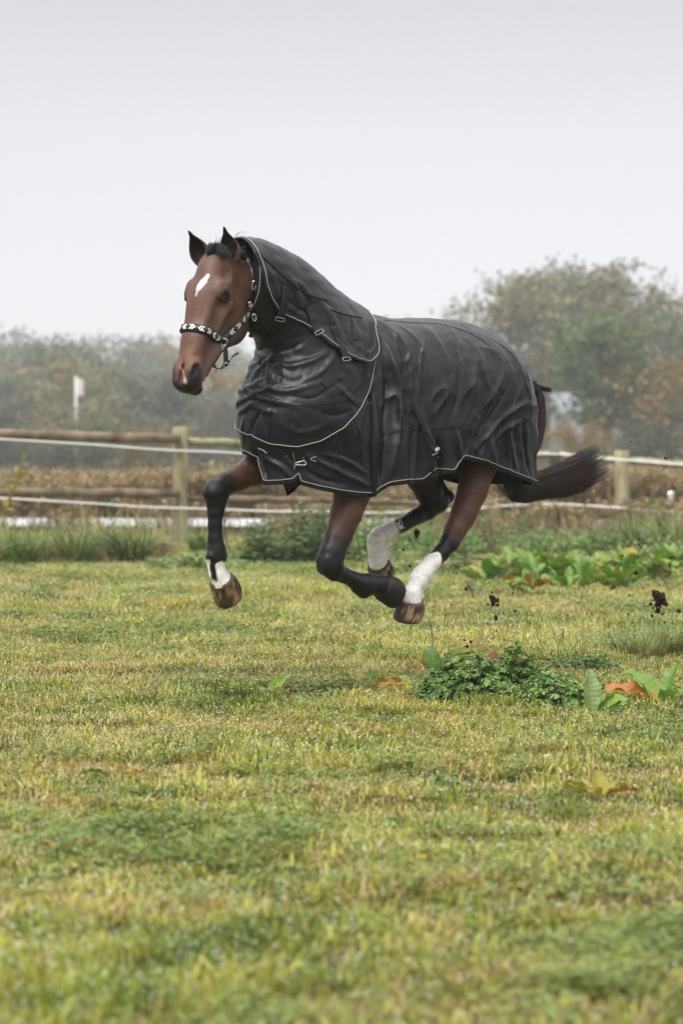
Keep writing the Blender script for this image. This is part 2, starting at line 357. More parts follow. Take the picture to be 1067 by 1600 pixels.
    for s in (-1, 1):
        E(0.222, -0.212, s*0.048, 0.120, 0.118, 0.042, 0.035)
        Cn((0.28, -0.225, s*0.04), (0.43, -0.135, s*0.034), 0.045, 0.030, 0.04)
        Cn((0.43, -0.135, s*0.034), (0.54, -0.115, s*0.018), 0.030, 0.030, 0.03)
        Cn((0.215, -0.108, s*0.088), (0.375, -0.092, s*0.060), 0.018, 0.011, 0.018); Cn((0.24, -0.028, s*0.052), (0.47, -0.028, s*0.034), 0.014, 0.010, 0.02); E(0.43, -0.085, s*0.072, 0.06, 0.03, 0.018, 0.03, True); E(0.30, -0.150, s*0.098, 0.05, 0.03, 0.012, 0.03, True); E(0.30, -0.052, s*0.082, 0.06, 0.016, 0.012, 0.02, True)          # facial crest
        E(0.160, -0.042, s*0.078, 0.046, 0.024, 0.022, 0.03)                                # brow
        E(0.190, -0.056, s*0.087, 0.032, 0.030, 0.023, 0.014)                                # eyelids
        E(0.245, -0.05, s*0.090, 0.024, 0.022, 0.014, 0.03, True)                              # hollow below the eye
        E(0.095, -0.045, s*0.082, 0.028, 0.022, 0.016, 0.03, True)                           # temple hollow
        E(0.195, -0.050, s*0.106, 0.0170, 0.0215, 0.0135, 0.004, True, tilt=0.30, roll=s*0.55)                        # lid opening
        E(0.552, -0.034, s*0.044, 0.050, 0.030, 0.024, 0.022)                                # nostril wing
        E(0.572, -0.024, s*0.060, 0.036, 0.0175, 0.024, 0.005, True, tilt=0.15, roll=s*0.5)  # nostril
        E(0.545, -0.018, s*0.056, 0.016, 0.008, 0.014, 0.010, True, tilt=0.5)
    E(0.575, -0.062, 0, 0.055, 0.056, 0.060, 0.03)
    E(0.612, -0.062, 0, 0.028, 0.052, 0.052, 0.022)
    E(0.592, -0.122, 0, 0.038, 0.032, 0.040, 0.012)
    E(0.619, -0.100, 0, 0.0035, 0.042, 0.07, 0.006, True, tilt=0.32)                          # mouth line
    E(0.58, -0.016, 0, 0.05, 0.012, 0.010, 0.02, True)                                       # groove between the nostrils
    V, F = f.mesh(); V = smooth_mesh(V, F, 2, 0.45)
    m = np.where(V[:, 2] < 1.05)[0]; Nn = vnormals(V, F); up = V[:, 2].argmax()
    if Nn[V[:, 2].argmax()][2] < 0: Nn = -Nn
    d = np.array([0.0028*noise.noise(Vector((x*22, y*22, z*13)))+0.0016*noise.noise(Vector((x*50, y*50, z*30))) for x, y, z in V[m]]); V[m] += Nn[m]*d[:, None]
    return f, V, F
BF, BV, BFc = build_body()
bvh_body = BVHTree.FromPolygons(BV.tolist(), BFc.tolist())
def cast(px, py, bvh):
    d = RW@ray(px, py); h = bvh.ray_cast(Vector(CAML), Vector(d).normalized(), 40)
    return (np.array(h[0]), np.array(h[1])) if h[0] is not None else (None, None)

def sstep(a, b, x): t = np.clip((x-a)/(b-a), 0, 1); return t*t*(3-2*t)
def chain_param(V, P):
    best = np.full(len(V), 9.0); par = np.zeros(len(V))
    for i in range(len(P)-1):
        d = P[i+1]-P[i]; t = np.clip((V-P[i])@d/(d@d), 0, 1); q = np.linalg.norm(V-P[i]-t[:, None]*d, axis=1)
        m = q < best; best[m] = q[m]; par[m] = i+t[m]
    return best, par
def nz3(V, s, seed=0.0):
    return np.array([noise.noise(Vector((float(a)*s+seed, float(b)*s, float(c)*s))) for a, b, c in V])
def mixc(A, B, t): return A*(1-t[:, None])+np.asarray(B)*t[:, None]
BAY = np.array([0.110, 0.054, 0.035]); BLK = np.array([0.0062, 0.0055, 0.0062]); SOCK = np.array([0.80, 0.77, 0.72])
def body_colour(V):
    C = np.tile(BAY, (len(V), 1)); nzl = nz3(V, 9.0)
    for nm, L in LEGS.items():
        best, par = chain_param(V, L['P']); m = (best < 0.13) & (V[:, 2] < 1.12)
        n_ = nz3(V[m], 40.0, 3.0); b0, bw = L['black']; p = par[m]; c = C[m]*0.82
        c = mixc(c, BLK*1.3, sstep(b0-bw*0.6, b0+bw*0.6, p+0.5*nzl[m]))
        if L['sock']:
            s0, sw = L['sock']; c = mixc(c, SOCK*(1+0.12*n_[:, None]), sstep(s0-0.1, s0+0.1, p+sw*n_*1.6))
            dirt = sstep(0.15, 0.5, nz3(V[m], 60.0, 8.0))*(0.22 if nm != 'far_fore' else 0.1)*sstep(s0-0.2, s0+0.2, p)
            c = mixc(c, (0.16, 0.13, 0.10), dirt)
            if nm == 'near_hind': c = mixc(c, (0.27, 0.24, 0.22), 0.5*sstep(11.2, 12.4, p)*(0.6+0.4*n_))
            if nm == 'far_hind': c = mixc(c, (0.03, 0.022, 0.016), sstep(0.1, 0.3, n_)*sstep(5.6, 6.2, p)*(1-sstep(7.5, 7.9, p)))
        if nm == 'far_fore':     # black stripe running down into the white
            pr = to_px(V[m]); st = sstep(6, 3, np.abs(pr[:, 0]-(333+0.1*(pr[:, 1]-890)))+2*n_)*sstep(909, 904, pr[:, 1]+3*n_); c = mixc(c, BLK, st)
        C[m] = c
    h = head_coords(V); hm = (h[:, 0] > -0.08) & (h[:, 0] < 0.72) & (h[:, 1] > -0.34) & (np.abs(h[:, 2]) < 0.16) & (V[:, 2] > 1.2)
    a, b, l = h[hm].T; c = C[hm]; n_ = nz3(V[hm], 30.0, 5.0); n2 = nz3(V[hm], 7.0, 1.0)
    c = c*(1+0.22*n2[:, None])
    c = mixc(c, (0.13, 0.056, 0.032), 0.6*sstep(0.0, 0.14, b+0.16)*sstep(0.36, 0.48, a)*sstep(0.62, 0.5, a))       # redder nose
    c = mixc(c, (0.075, 0.050, 0.040), 0.55*sstep(0.25, 0.33, a)*sstep(0.46, 0.36, a)*sstep(0.02, 0.05, np.abs(l)))
    c = mixc(c, (0.14, 0.105, 0.09), 0.5*sstep(0.46, 0.53, a+0.02*n_)*sstep(0.04, -0.02, b+0.06)*sstep(0.62, 0.57, a))
    c = mixc(c, (0.016, 0.014, 0.015), 0.92*sstep(0.570, 0.612, a+0.02*n_-0.10*(b+0.06)))                               # dark muzzle
    for s in (-1, 1):
        r = np.sqrt(((a-0.572)/0.036)**2+((b+0.028)/0.024)**2+((l-s*0.056)/0.030)**2); c = mixc(c, (0.022, 0.017, 0.016), 0.8*sstep(1.7, 1.1, r)); c = mixc(c, (0.004, 0.003, 0.003), sstep(1.05, 0.75, r))  # dark nostril skin; near-black core paints in the shade of a deeper opening
        r = np.sqrt(((a-0.194)/0.028)**2+((b+0.054)/0.028)**2+((l-s*0.10)/0.03)**2); c = mixc(c, (0.014, 0.009, 0.008), 0.9*sstep(1.35, 0.75, r+0.15*n_))
        r = np.sqrt(((a-0.17)/0.03)**2+((b+0.03)/0.02)**2+((l-s*0.075)/0.03)**2); c = mixc(c, (0.05, 0.024, 0.017), 0.5*sstep(1.3, 0.6, r))
    c = mixc(c, (0.05, 0.026, 0.02), 0.7*sstep(0.03, -0.02, a+0.02*n_))
    # star and snip
    star = (np.abs((l-0.002)-(-0.02)*((a-0.13)/0.06)) < 0) 
    def tear(a0, l0, a1, l1, w0, w1):
        d = np.array([a1-a0, l1-l0]); q = np.stack([a-a0, l-l0], 1); t = np.clip(q@d/(d@d), 0, 1); dist = np.linalg.norm(q-t[:, None]*d, axis=1)
        return dist-(w0+(w1-w0)*t)
    for T in STAR: 
        s_ = tear(*T[:6])+0.005*n_; c = mixc(c, T[6], sstep(0.004, -0.004, s_)*sstep(-0.06, -0.04, b))
    C[hm] = c
    return np.clip(C, 0.003, 1)
def face(px, py): 
    p, n = cast(px, py, bvh_body)
    if p is None:
        d = RW@ray(px, py); o = HO-0.02*HB; p = CAML+d*(((o-CAML)@HB)/(d@HB))
    return head_coords(p)[[0, 2]]
SB, ST = face(325, 430), face(311, 450); S2 = face(306, 463); K0, K1 = face(283, 575), face(289, 596)
STAR = [(*SB, *((SB+ST)/2), 0.004, 0.0165, (0.66, 0.64, 0.62)), (*((SB+ST)/2), *ST, 0.0165, 0.013, (0.66, 0.64, 0.62)), (*ST, *S2, 0.010, 0.001, (0.5, 0.44, 0.40)), (*K0, *K1, 0.003, 0.008, (0.45, 0.30, 0.25))]

horse = tag(empty('horse', HORSE, math.pi+TH), 'bay horse with white star leaping in mid-air above the grass, wearing a black rug', 'horse')
body = mesh_obj('body', BV, BFc, M['coat'], horse, cols=body_colour(BV))

# hooves
camdir = unit(CAML-HO)
def make_hoof(P0, P1, r0, toe, pale, name='hoof'):
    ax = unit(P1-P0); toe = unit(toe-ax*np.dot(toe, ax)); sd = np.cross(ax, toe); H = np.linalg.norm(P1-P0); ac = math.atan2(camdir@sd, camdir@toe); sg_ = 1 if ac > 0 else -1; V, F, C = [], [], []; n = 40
    rows = [(-0.10, 0.93, 0), (0.0, 1.0, 0), (0.08, 1.05, 0), (0.3, 1.09, 0), (0.6, 1.13, 0), (0.84, 1.15, 0), (0.95, 1.12, 0), (1.0, 1.05, 0), (0.95, 0.95, 1), (0.86, 0.7, 1), (0.82, 0.3, 1)]
    for t, s, sole in rows:
        for k in range(n):
            a = 2*math.pi*k/n; ct, st = math.cos(a), math.sin(a)
            heel = 1-0.28*max(0, -ct)**3*0.8; notch = 1-0.16*math.exp(-((a-math.pi)/0.22)**2)
            slope = 0.25*(t-0.35)*(1 if ct > 0 else 0.35)*abs(ct)
            low = (1-0.42*sstep(0.1, 1.0, -ct)) if t > 0.2 else 1.0          # the heel stands lower than the toe
            wob = 1+0.02*math.sin(3*a+t*4)+0.012*math.sin(19*t)
            p = P0+ax*H*(t*low if t > 0 else t)+r0*(toe*(ct*s*heel*notch*1.02+slope)+sd*st*s*0.97)*wob
            V.append(p)
            if pale == 0: c = np.array([0.014, 0.011, 0.011])*(1+1.2*max(0, noise.noise(Vector((a*2, t*9, 3)))))
            else:
                g = noise.noise(Vector((math.cos(a)*2.2+pale*7, math.sin(a)*2.2, t*4.5)))+0.5*noise.noise(Vector((math.cos(a)*7, math.sin(a)*7+pale, t*5)))
                c = np.array([0.46, 0.29, 0.155])*(0.9+0.4*noise.noise(Vector((math.cos(a)*9, math.sin(a)*9, t*8))))
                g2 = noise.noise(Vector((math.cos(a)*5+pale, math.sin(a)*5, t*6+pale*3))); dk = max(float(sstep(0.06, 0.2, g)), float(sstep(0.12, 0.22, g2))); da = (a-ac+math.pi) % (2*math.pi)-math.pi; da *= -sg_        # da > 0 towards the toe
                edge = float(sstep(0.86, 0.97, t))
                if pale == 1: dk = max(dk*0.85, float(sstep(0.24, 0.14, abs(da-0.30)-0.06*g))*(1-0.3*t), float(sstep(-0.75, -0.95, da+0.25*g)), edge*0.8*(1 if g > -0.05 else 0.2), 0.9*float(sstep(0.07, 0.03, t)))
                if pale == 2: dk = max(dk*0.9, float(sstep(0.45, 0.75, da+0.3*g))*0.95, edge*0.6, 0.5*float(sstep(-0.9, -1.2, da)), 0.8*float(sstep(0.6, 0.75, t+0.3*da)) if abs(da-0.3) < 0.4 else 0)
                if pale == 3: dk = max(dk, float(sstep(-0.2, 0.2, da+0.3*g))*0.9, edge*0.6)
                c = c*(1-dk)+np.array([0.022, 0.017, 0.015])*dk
                if t < 0.03: c = np.array([0.10, 0.06, 0.04])
            if sole: c = np.array([0.035, 0.025, 0.02])
            C.append(c)
    m = len(rows)
    for i in range(m-1):
        for k in range(n): F.append([i*n+k, i*n+(k+1) % n, (i+1)*n+(k+1) % n, (i+1)*n+k])
    V.append(P0+ax*H*0.8); C.append(np.array([0.03, 0.02, 0.016])); F += [[(m-1)*n+k, (m-1)*n+(k+1) % n, m*n] for k in range(n)]
    V.append(P0-ax*H*0.05); C.append(np.array([0.1, 0.06, 0.04])); F += [[(k+1) % n, k, m*n+1] for k in range(n)]
    return mesh_obj(name, np.array(V), F, M['hoof'], horse, cols=np.array(C))
for nm, L in LEGS.items():
    (x0, y0), (x1, y1) = L['hoof']; P0, P1 = loc(x0, y0, L['l']), loc(x1, y1, L['l']); P1 = P1-camdir*np.linalg.norm(P1-P0)*(0.0 if nm == 'near_fore' else 0.42)
    toe = {'far_fore': np.array([0.85, -0.1, -0.5]), 'near_fore': np.array([0.2, 0.1, -1.0]), 'far_hind': np.array([0.9, 0, -0.45]), 'near_hind': np.array([1.0, 0.05, -0.15])}[nm]
    make_hoof(P0, P1, L['hr']*PXM, toe, {'far_fore': 1, 'near_fore': 0, 'far_hind': 3, 'near_hind': 2}[nm])

# eyes, each with its lids
ER = 0.0205
for s in (-1, 1):
    u_, v_ = np.meshgrid(np.linspace(0, math.pi, 17), np.linspace(0, 2*math.pi, 24, endpoint=False), indexing='ij')
    S_ = np.stack([np.sin(u_)*np.cos(v_), np.sin(u_)*np.sin(v_), np.cos(u_)], -1).reshape(-1, 3)*ER
    Fq = [[i*24+k, i*24+(k+1) % 24, (i+1)*24+(k+1) % 24, (i+1)*24+k] for i in range(16) for k in range(24)]
    EC = hd(0.1945, -0.0575, s*0.0885); ey = mesh_obj('eye', S_+EC, Fq, M['eye'], horse)
    D_ = unit(HL*s*0.86+HB*0.5+HA*0.02); X_ = unit(np.cross(HA, D_)); Y_ = np.cross(D_, X_); Y_ = Y_ if Y_@HA < 0 else -Y_
    tl_ = 0.22*s*(1 if X_@HB < 0 else -1)
    V, C, nr, na = [], [], 9, 48
    for i in range(nr):
        for k in range(na):
            a = 2*math.pi*k/na; ca, sa = math.cos(a), math.sin(a); x = 0.86*ca; h = (0.50 if sa > 0 else 0.46)*max(0, 1-abs(ca)**2.6)
            y = h*(1 if sa > 0 else -1)*abs(sa)**0.25; r0 = np.array([x, y+0.12*x*(1 if X_@HB > 0 else -1)]); t = i/(nr-1); out_r = 1.30*np.array([ca, sa*0.92]); q = r0*(1-t)+out_r*t
            rr = min(1.45, float(np.hypot(*q))); z = math.sqrt(max(0, 1-min(1, rr*0.74)**2)); rad = ER*(1.07+0.07*math.sin(math.pi*min(1, t*1.6)))
            V.append(EC+rad*(X_*q[0]+Y_*q[1])*0.93+D_*rad*(z*1.02-0.02 if t > 0 else z*0.93)); C.append(np.array([0.010, 0.007, 0.006])*(1-sstep(0.25, 0.9, t))+BAY*0.8*sstep(0.25, 0.9, t))
    F = [[i*na+k, i*na+(k+1) % na, (i+1)*na+(k+1) % na, (i+1)*na+k] for i in range(nr-1) for k in range(na)]
    mesh_obj('eyelids', np.array(V), F, M['coat'], ey, cols=np.array(C))

# ears: a cupped cone, open to the front and outwards
def make_ear(base, tip, open_dir, width, name='ear'):
    ax = tip-base; H = np.linalg.norm(ax); ax = unit(ax); o = unit(open_dir-ax*np.dot(open_dir, ax)); sd = np.cross(ax, o)
    V, C, rows, n = [], [], 22, 21
    for lay in (0, 1):
        for i in range(rows):
            t = i/(rows-1); wd = width*(0.62*(1-t)**0.5*(1 if t > 0.3 else 1)+0.75*math.sin(math.pi*min(1, t*1.15+0.05))**0.9*(1-t)**0.35)*(1-0.0*t)
            wd = max(wd, 0.001); gap = 0.35+0.95*math.sin(math.pi*min(1, (t+0.08)*0.78))**1.0 if t > 0.06 else 0.3
            for k in range(n):
                q = k/(n-1)*2-1; a = math.pi+q*(math.pi-gap)
                r = wd*(1-0.13*lay)
                p = base+ax*H*t+r*(o*math.cos(a)*0.8+sd*math.sin(a))-o*0.010*math.sin(math.pi*t)+o*0.012*t*t
                V.append(p)
                edge = abs(q)**8
                if lay == 0: c = np.array([0.085, 0.036, 0.022])*(1-0.85*sstep(0.55, 0.95, t))*(1-0.55*edge)
                else: c = np.array([0.014, 0.010, 0.009])*(1-edge)+np.array([0.05, 0.024, 0.016])*edge*(1-t)+np.array([0.06, 0.03, 0.02])*sstep(0.3, 0.0, t)*(1-abs(q))*0.7
                C.append(np.clip(c, 0.004, 1))
    F = []; m = rows*n
    for lay in (0, 1):
        for i in range(rows-1):
            for k in range(n-1):
                q = [lay*m+i*n+k, lay*m+i*n+k+1, lay*m+(i+1)*n+k+1, lay*m+(i+1)*n+k]; F.append(q if lay == 0 else q[::-1])
    for i in range(rows-1):
        F.append([i*n, (i+1)*n, m+(i+1)*n, m+i*n]); F.append([i*n+n-1, m+i*n+n-1, m+(i+1)*n+n-1, (i+1)*n+n-1])
    return mesh_obj(name, np.array(V), F, M['ear'], horse, cols=np.array(C))
camdir = unit(CAML-HO)
def near_depth(px, py, ref, toward=0.0):
    d = RW@ray(px, py); d = d/np.linalg.norm(d); return CAML+d*(np.dot(np.asarray(ref)-CAML, d)-toward)
make_ear(near_depth(318, 411, hd(0.02, -0.07, -0.055)), near_depth(296.5, 359.5, hd(0.0, -0.06, -0.075)), unit(camdir-0.5*HL+0.2*HF), 0.040)
make_ear(near_depth(362, 410, hd(0.02, -0.07, 0.06)), near_depth(351, 354.5, hd(-0.1, -0.06, 0.06)), unit(camdir-0.25*HL), 0.041)
# ------------------------------------------------------------------ the rug: an envelope over neck, chest, back and rump, cut into cloth panels
def rug_envelope():
    f = Field((-1.15, -0.50, 0.60), (0.95, 0.50, 2.02), 0.0056)
    nk = [  # neck rings: crest pixel, throat pixel, lateral radius, thickness along the neck
        ((374, 379), (398, 516), 0.105, 0.06), ((392, 381), (424, 532), 0.112, 0.07), ((418, 390), (440, 554), 0.120, 0.08), ((452, 408), (446, 585), 0.138, 0.09), ((485, 436), (440, 620), 0.165, 0.11),
        ((515, 463), (428, 655), 0.20, 0.13), ((545, 485), (414, 690), 0.235, 0.15)]
    nk = spline(np.array([[*t, *b, rl, th] for t, b, rl, th in nk]), 22)
    for q in nk:
        tp, bt, rl, th = q[:2], q[2:4], q[4], q[5]
        a, b = loc(*tp, 0), loc(*bt, -0.02); c = (a+b)/2; c[1] = 0; v = a-b; v[1] = 0; r = np.linalg.norm(v)/2; v = unit(v); n = np.cross(v, [0, 1, 0])
        f.ell(c, (r, rl, th), np.stack([v, [0, 1, 0], n]), 0.04)
    for (tp, dz, rf, rl, low) in [((575, 491), 0, 0.30, 0.27, 0.90), ((640, 497), 0, 0.34, 0.29, 0.88), ((690, 499), 0, 0.32, 0.292, 0.9), ((722, 511), 0, 0.26, 0.283, 0.95), ((740, 524), 0, 0.22, 0.27, 1.0), ((752, 538), 0, 0.195, 0.25, 0.98)]:
        a = loc(*tp, 0); ru = (a[2]-low)/2; f.ell((a[0], 0, a[2]-ru), (rf, rl, ru), None, 0.07)
    f.ell((0.36, 0, 1.20), (0.28, 0.265, 0.26), None, 0.1)
    # the skirt hangs straight down from the widest line
    q = f.block((-1.15, -0.5, 0.6), (0.95, 0.5, 1.40)); sl, X, Y, Z = q
    plan = None
    for (x0, r0), (x1, r1) in zip([(0.385, 0.245), (0.1, 0.285), (-0.3, 0.305)], [(0.1, 0.285), (-0.3, 0.305), (-0.665, 0.262)]):
        t = np.clip((X-x0)/(x1-x0), 0, 1); d = np.sqrt((X-x0-t*(x1-x0))**2+Y**2)-(r0+t*(r1-r0)); plan = d if plan is None else np.minimum(plan, d)
    plan = plan-0.035*np.clip(1.1-Z, 0, 1)+0*Z
    top = Z-1.22; h = np.maximum(0.2-np.abs(plan-top), 0)/0.2; cur = np.maximum(plan, top)+h*h*0.05
    f.put(sl, cur.astype(np.float32), 0.09)
    return f
EF = rug_envelope()
EV, EFc = EF.mesh(); EV = smooth_mesh(EV, EFc, 3, 0.5)
bvh_env = BVHTree.FromPolygons(EV.tolist(), EFc.tolist())
def on_env(px, py):
    p, n = cast(px, py, bvh_env)
    if p is None:      # just outside the outline: the nearest point of the envelope to the line of sight
        d = RW@ray(px, py); d /= np.linalg.norm(d); best = None
        for t in np.arange(12.6, 15.6, 0.03):
            q, n, i, e = bvh_env.find_nearest(Vector(CAML+d*t))
            if best is None or e < best[0]: best = (e, np.array(q))
        p = best[1]
    return p
QF, QR = 0.385, -0.665
def qcoord(V):
    """distance round the body from the middle of the chest, positive on the near side"""
    f_, l_ = V[:, 0], V[:, 1]; s = np.sign(l_)+(l_ == 0); r = 0.26
    side = r*math.pi/2+(QF-f_); fr = r*np.arctan2(np.abs(l_), f_-QF); re = r*math.pi/2+(QF-QR)+r*(np.arctan2(QR-f_, np.abs(l_)))
    return s*np.where(f_ > QF, fr, np.where(f_ < QR, re, side))
# folds of the cloth: photo pixels of their ridge lines, height and half width in metres
FOLDS = [
 # shoulder and barrel: deep drapes that hang from the withers
 ([(578, 512), (600, 536), (613, 570), (622, 622), (617, 690), (607, 752)], 0.036, 0.020), ([(592, 502), (620, 528), (637, 558), (641, 590), (641, 640)], 0.022, 0.014), ([(628, 560), (629, 600), (631, 650), (628, 700)], -0.018, 0.013),
 ([(600, 560), (604, 600), (602, 650)], -0.016, 0.012), ([(617, 505), (650, 533), (665, 566), (668, 622)], 0.013, 0.012), ([(652, 560), (655, 600), (662, 650)], -0.013, 0.011), ([(655, 505), (690, 545), (700, 590)], 0.008, 0.018),
 ([(700, 508), (716, 545), (725, 585), (727, 616)], 0.013, 0.012), ([(715, 575), (714, 612), (706, 650)], -0.009, 0.012), ([(738, 520), (741, 575), (733, 625), (724, 660)], 0.011, 0.015), ([(690, 600), (694, 640), (690, 668)], 0.010, 0.011),
 ([(770, 535), (795, 572), (806, 612)], 0.005, 0.022), ([(806, 566), (821, 602), (829, 650)], 0.008, 0.014),
 ([(742, 702), (764, 674), (796, 643), (822, 629)], 0.017, 0.012), ([(740, 690), (750, 668), (775, 636), (796, 600)], -0.010, 0.013), ([(768, 694), (792, 668), (818, 656)], 0.010, 0.010), ([(752, 640), (772, 612), (784, 580)], 0.008, 0.013),
 # skirt: flutes below the seam
 ([(655, 655), (668, 700), (672, 748)], 0.032, 0.018), ([(684, 690), (688, 712), (690, 745)], -0.05, 0.020), ([(708, 664), (714, 700), (720, 722)], 0.020, 0.016), ([(733, 672), (728, 700), (722, 716)], -0.014, 0.011),
 ([(762, 668), (753, 700), (745, 722)], 0.012, 0.012), ([(790, 660), (798, 700), (806, 738)], 0.010, 0.015), ([(815, 660), (820, 700), (828, 748)], -0.014, 0.012), ([(640, 668), (642, 710), (640, 755)], -0.014, 0.014),
 ([(600, 640), (597, 700), (593, 765)], -0.030, 0.012), ([(583, 618), (588, 670), (590, 705)], 0.016, 0.009),
 # lower chest
 ([(480, 712), (520, 733), (560, 752), (578, 760)], 0.018, 0.010), ([(478, 735), (505, 749), (540, 757)], -0.013, 0.009), ([(505, 710), (540, 720), (572, 740)], 0.012, 0.009), ([(555, 655), (562, 680), (566, 722)], 0.008, 0.009), ([(415, 715), (440, 730), (455, 748)], 0.016, 0.010), ([(395, 700), (410, 728), (418, 752)], -0.014, 0.012),
 # bib: a padded roll along its top seam, then a smooth full belly
 ([(386, 604), (400, 618), (428, 628), (468, 637)], 0.014, 0.008), ([(392, 628), (410, 640), (430, 646)], 0.012, 0.010), ([(384, 640), (391, 660), (399, 682)], -0.009, 0.011), ([(446, 668), (474, 676), (510, 664)], 0.006, 0.012), ([(520, 600), (542, 622), (556, 632)], 0.008, 0.009), ([(490, 640), (520, 650), (548, 640)], -0.005, 0.014), ([(408, 650), (414, 672), (424, 690)], 0.006, 0.010),
 # neck: creases running from the throat back and down, none alike
 ([(400, 548), (412, 560), (422, 580), (420, 600)], 0.0105, 0.0110), ([(404, 566), (414, 578), (414, 596)], -0.0067, 0.0088), ([(425, 560), (452, 574), (486, 566), (516, 548)], 0.0105, 0.0132), ([(434, 588), (458, 596), (476, 590)], -0.0060, 0.0110), ([(398, 590), (416, 606), (452, 612), (500, 600)], 0.0097, 0.0110), ([(470, 600), (500, 584), (522, 560)], 0.0067, 0.0110),
 ([(420, 540), (446, 548), (474, 536)], -0.0060, 0.0121), ([(408, 528), (432, 534), (462, 520)], 0.0060, 0.0132), ([(452, 620), (490, 622), (530, 596)], -0.0053, 0.0121), ([(440, 574), (446, 590), (440, 604)], 0.0053, 0.0088),
 # hood: soft panels between the straps
 ([(410, 415), (424, 440), (436, 470)], 0.005, 0.013), ([(446, 430), (462, 462), (468, 492)], 0.012, 0.013), ([(470, 452), (482, 478), (490, 500)], -0.006, 0.011), ([(494, 470), (514, 498), (530, 536)], 0.012, 0.012), ([(524, 496), (537, 522), (548, 548)], -0.007, 0.012), ([(432, 474), (452, 482), (474, 497)], 0.007, 0.009), ([(545, 504), (555, 532), (557, 556)], 0.008, 0.011), ([(452, 440), (470, 450), (486, 470)], 0.007, 0.009), ([(553, 545), (570, 553), (582, 545)], 0.006, 0.009)]
def fold_offset(V):
    D = np.zeros(len(V))
    for px, amp, wd in FOLDS:
        P = spline([on_env(*p) for p in px], 26)
        for sg in (1, -1):
            Q = P*np.array([1, sg, 1]); lo, hi = Q.min(0)-4*wd, Q.max(0)+4*wd
            m = np.where(((V > lo) & (V < hi)).all(1))[0]
            if not len(m): continue
            best = np.full(len(m), 9.0); par = np.zeros(len(m))
            for i in range(len(Q)-1):
                d = Q[i+1]-Q[i]; t = np.clip((V[m]-Q[i])@d/(d@d+1e-12), 0, 1); q = np.linalg.norm(V[m]-Q[i]-t[:, None]*d, axis=1); k = q < best; best[k] = q[k]; par[k] = (i+t[k])/(len(Q)-1)
            x = best/(wd*1.1); taper = np.clip(np.minimum(par/0.3, (1-par)/0.22), 0, 1); taper = 0.25+0.75*taper
            D[m] += amp*taper*(np.exp(-1.35*(np.sqrt(x*x+0.06)-0.245))*1.12-0.22*np.exp(-(x/2.3)**2))
    return D
EN = vnormals(EV, EFc)
if (EN[EV[:, 2].argmax()][2]) < 0: EN = -EN; EFc = EFc[:, ::-1]
def ripple(V):
    o = np.empty(len(V))
    for i, (x, y, z) in enumerate(V):
        wx, wz = 0.10*noise.noise(Vector((x*3, y*3, z*3))), 0.10*noise.noise(Vector((x*3+9, y*3, z*3)))
        cr_ = (1-abs(noise.noise(Vector(((x+wx)*8.5+1.6*z, y*8.5, (z+wz)*3.2)))))**6; c2 = (1-abs(noise.noise(Vector(((x+wz)*9+z*7, y*7, (z+wx)*9-x*7)))))**5
        fade = 1-0.65*min(1, max(0, (x-0.30)*5))
        cr_ *= fade; c2 *= fade
        o[i] = 0.013*cr_*min(1, max(0, (1.60-z)*6))*(1 if x < 0.12 else 0.35)+0.0035*c2*(1 if x > 0.1 and z > 1.25 else 0.4)*min(1, max(0, (1.80-z)*5))+0.003*noise.noise(Vector((x*13, y*13, z*4.0)))+0.0035*noise.noise(Vector((x*9+z*16, y*9, z*20-x*12)))*(1 if z > 1.35 and x > 0.15 else 0.5)+0.0015*noise.noise(Vector((x*45, y*45, z*28)))
    return o
ED = fold_offset(EV)+ripple(EV)
EV = smooth_mesh(EV+EN*ED[:, None], EFc, 1, 0.2); EN = vnormals(EV, EFc)
TRI = np.concatenate([EFc[:, [0, 1, 2]], EFc[:, [0, 2, 3]]])
def clip(V, T, g):
    """the part of a triangle mesh where g > 0; also gives the cut segments"""
    g = np.where(np.abs(g) < 1e-6, 1e-6, g); ins = g > 0; c = ins[T].sum(1); out_ = [T[c == 3]]; segs = []
    edges, tri1, tri2 = [], T[c == 1], T[c == 2]
    def rot(T_, want):
        k = np.argmax(ins[T_] == want, axis=1); i = (k[:, None]+np.arange(3)) % 3; return np.take_along_axis(T_, i, 1)
    t1, t2 = rot(tri1, True), rot(tri2, False)
    E = np.concatenate([t1[:, [0, 1]], t1[:, [0, 2]], t2[:, [0, 1]], t2[:, [0, 2]]]); S = np.sort(E, 1)
    u, inv = np.unique(S, axis=0, return_inverse=True); inv = inv.ravel()
    t = g[u[:, 0]]/(g[u[:, 0]]-g[u[:, 1]]); X = V[u[:, 0]]+(V[u[:, 1]]-V[u[:, 0]])*t[:, None]
    n0 = len(V); a, b = len(t1), len(t2); i1, i2, i3, i4 = n0+inv[:a], n0+inv[a:2*a], n0+inv[2*a:2*a+b], n0+inv[2*a+b:]
    out_ += [np.stack([t1[:, 0], i1, i2], 1), np.stack([i3, t2[:, 1], t2[:, 2]], 1), np.stack([i3, t2[:, 2], i4], 1)]
    seg = np.concatenate([np.stack([i1, i2], 1), np.stack([i3, i4], 1)])
    V2 = np.concatenate([V, X]); T2 = np.concatenate(out_); G2 = np.concatenate([g, np.zeros(len(X))])
    return V2, T2, seg, (u, t)
def compact(V, T):
    u, inv = np.unique(T, return_inverse=True); return V[u], inv.reshape(T.shape)
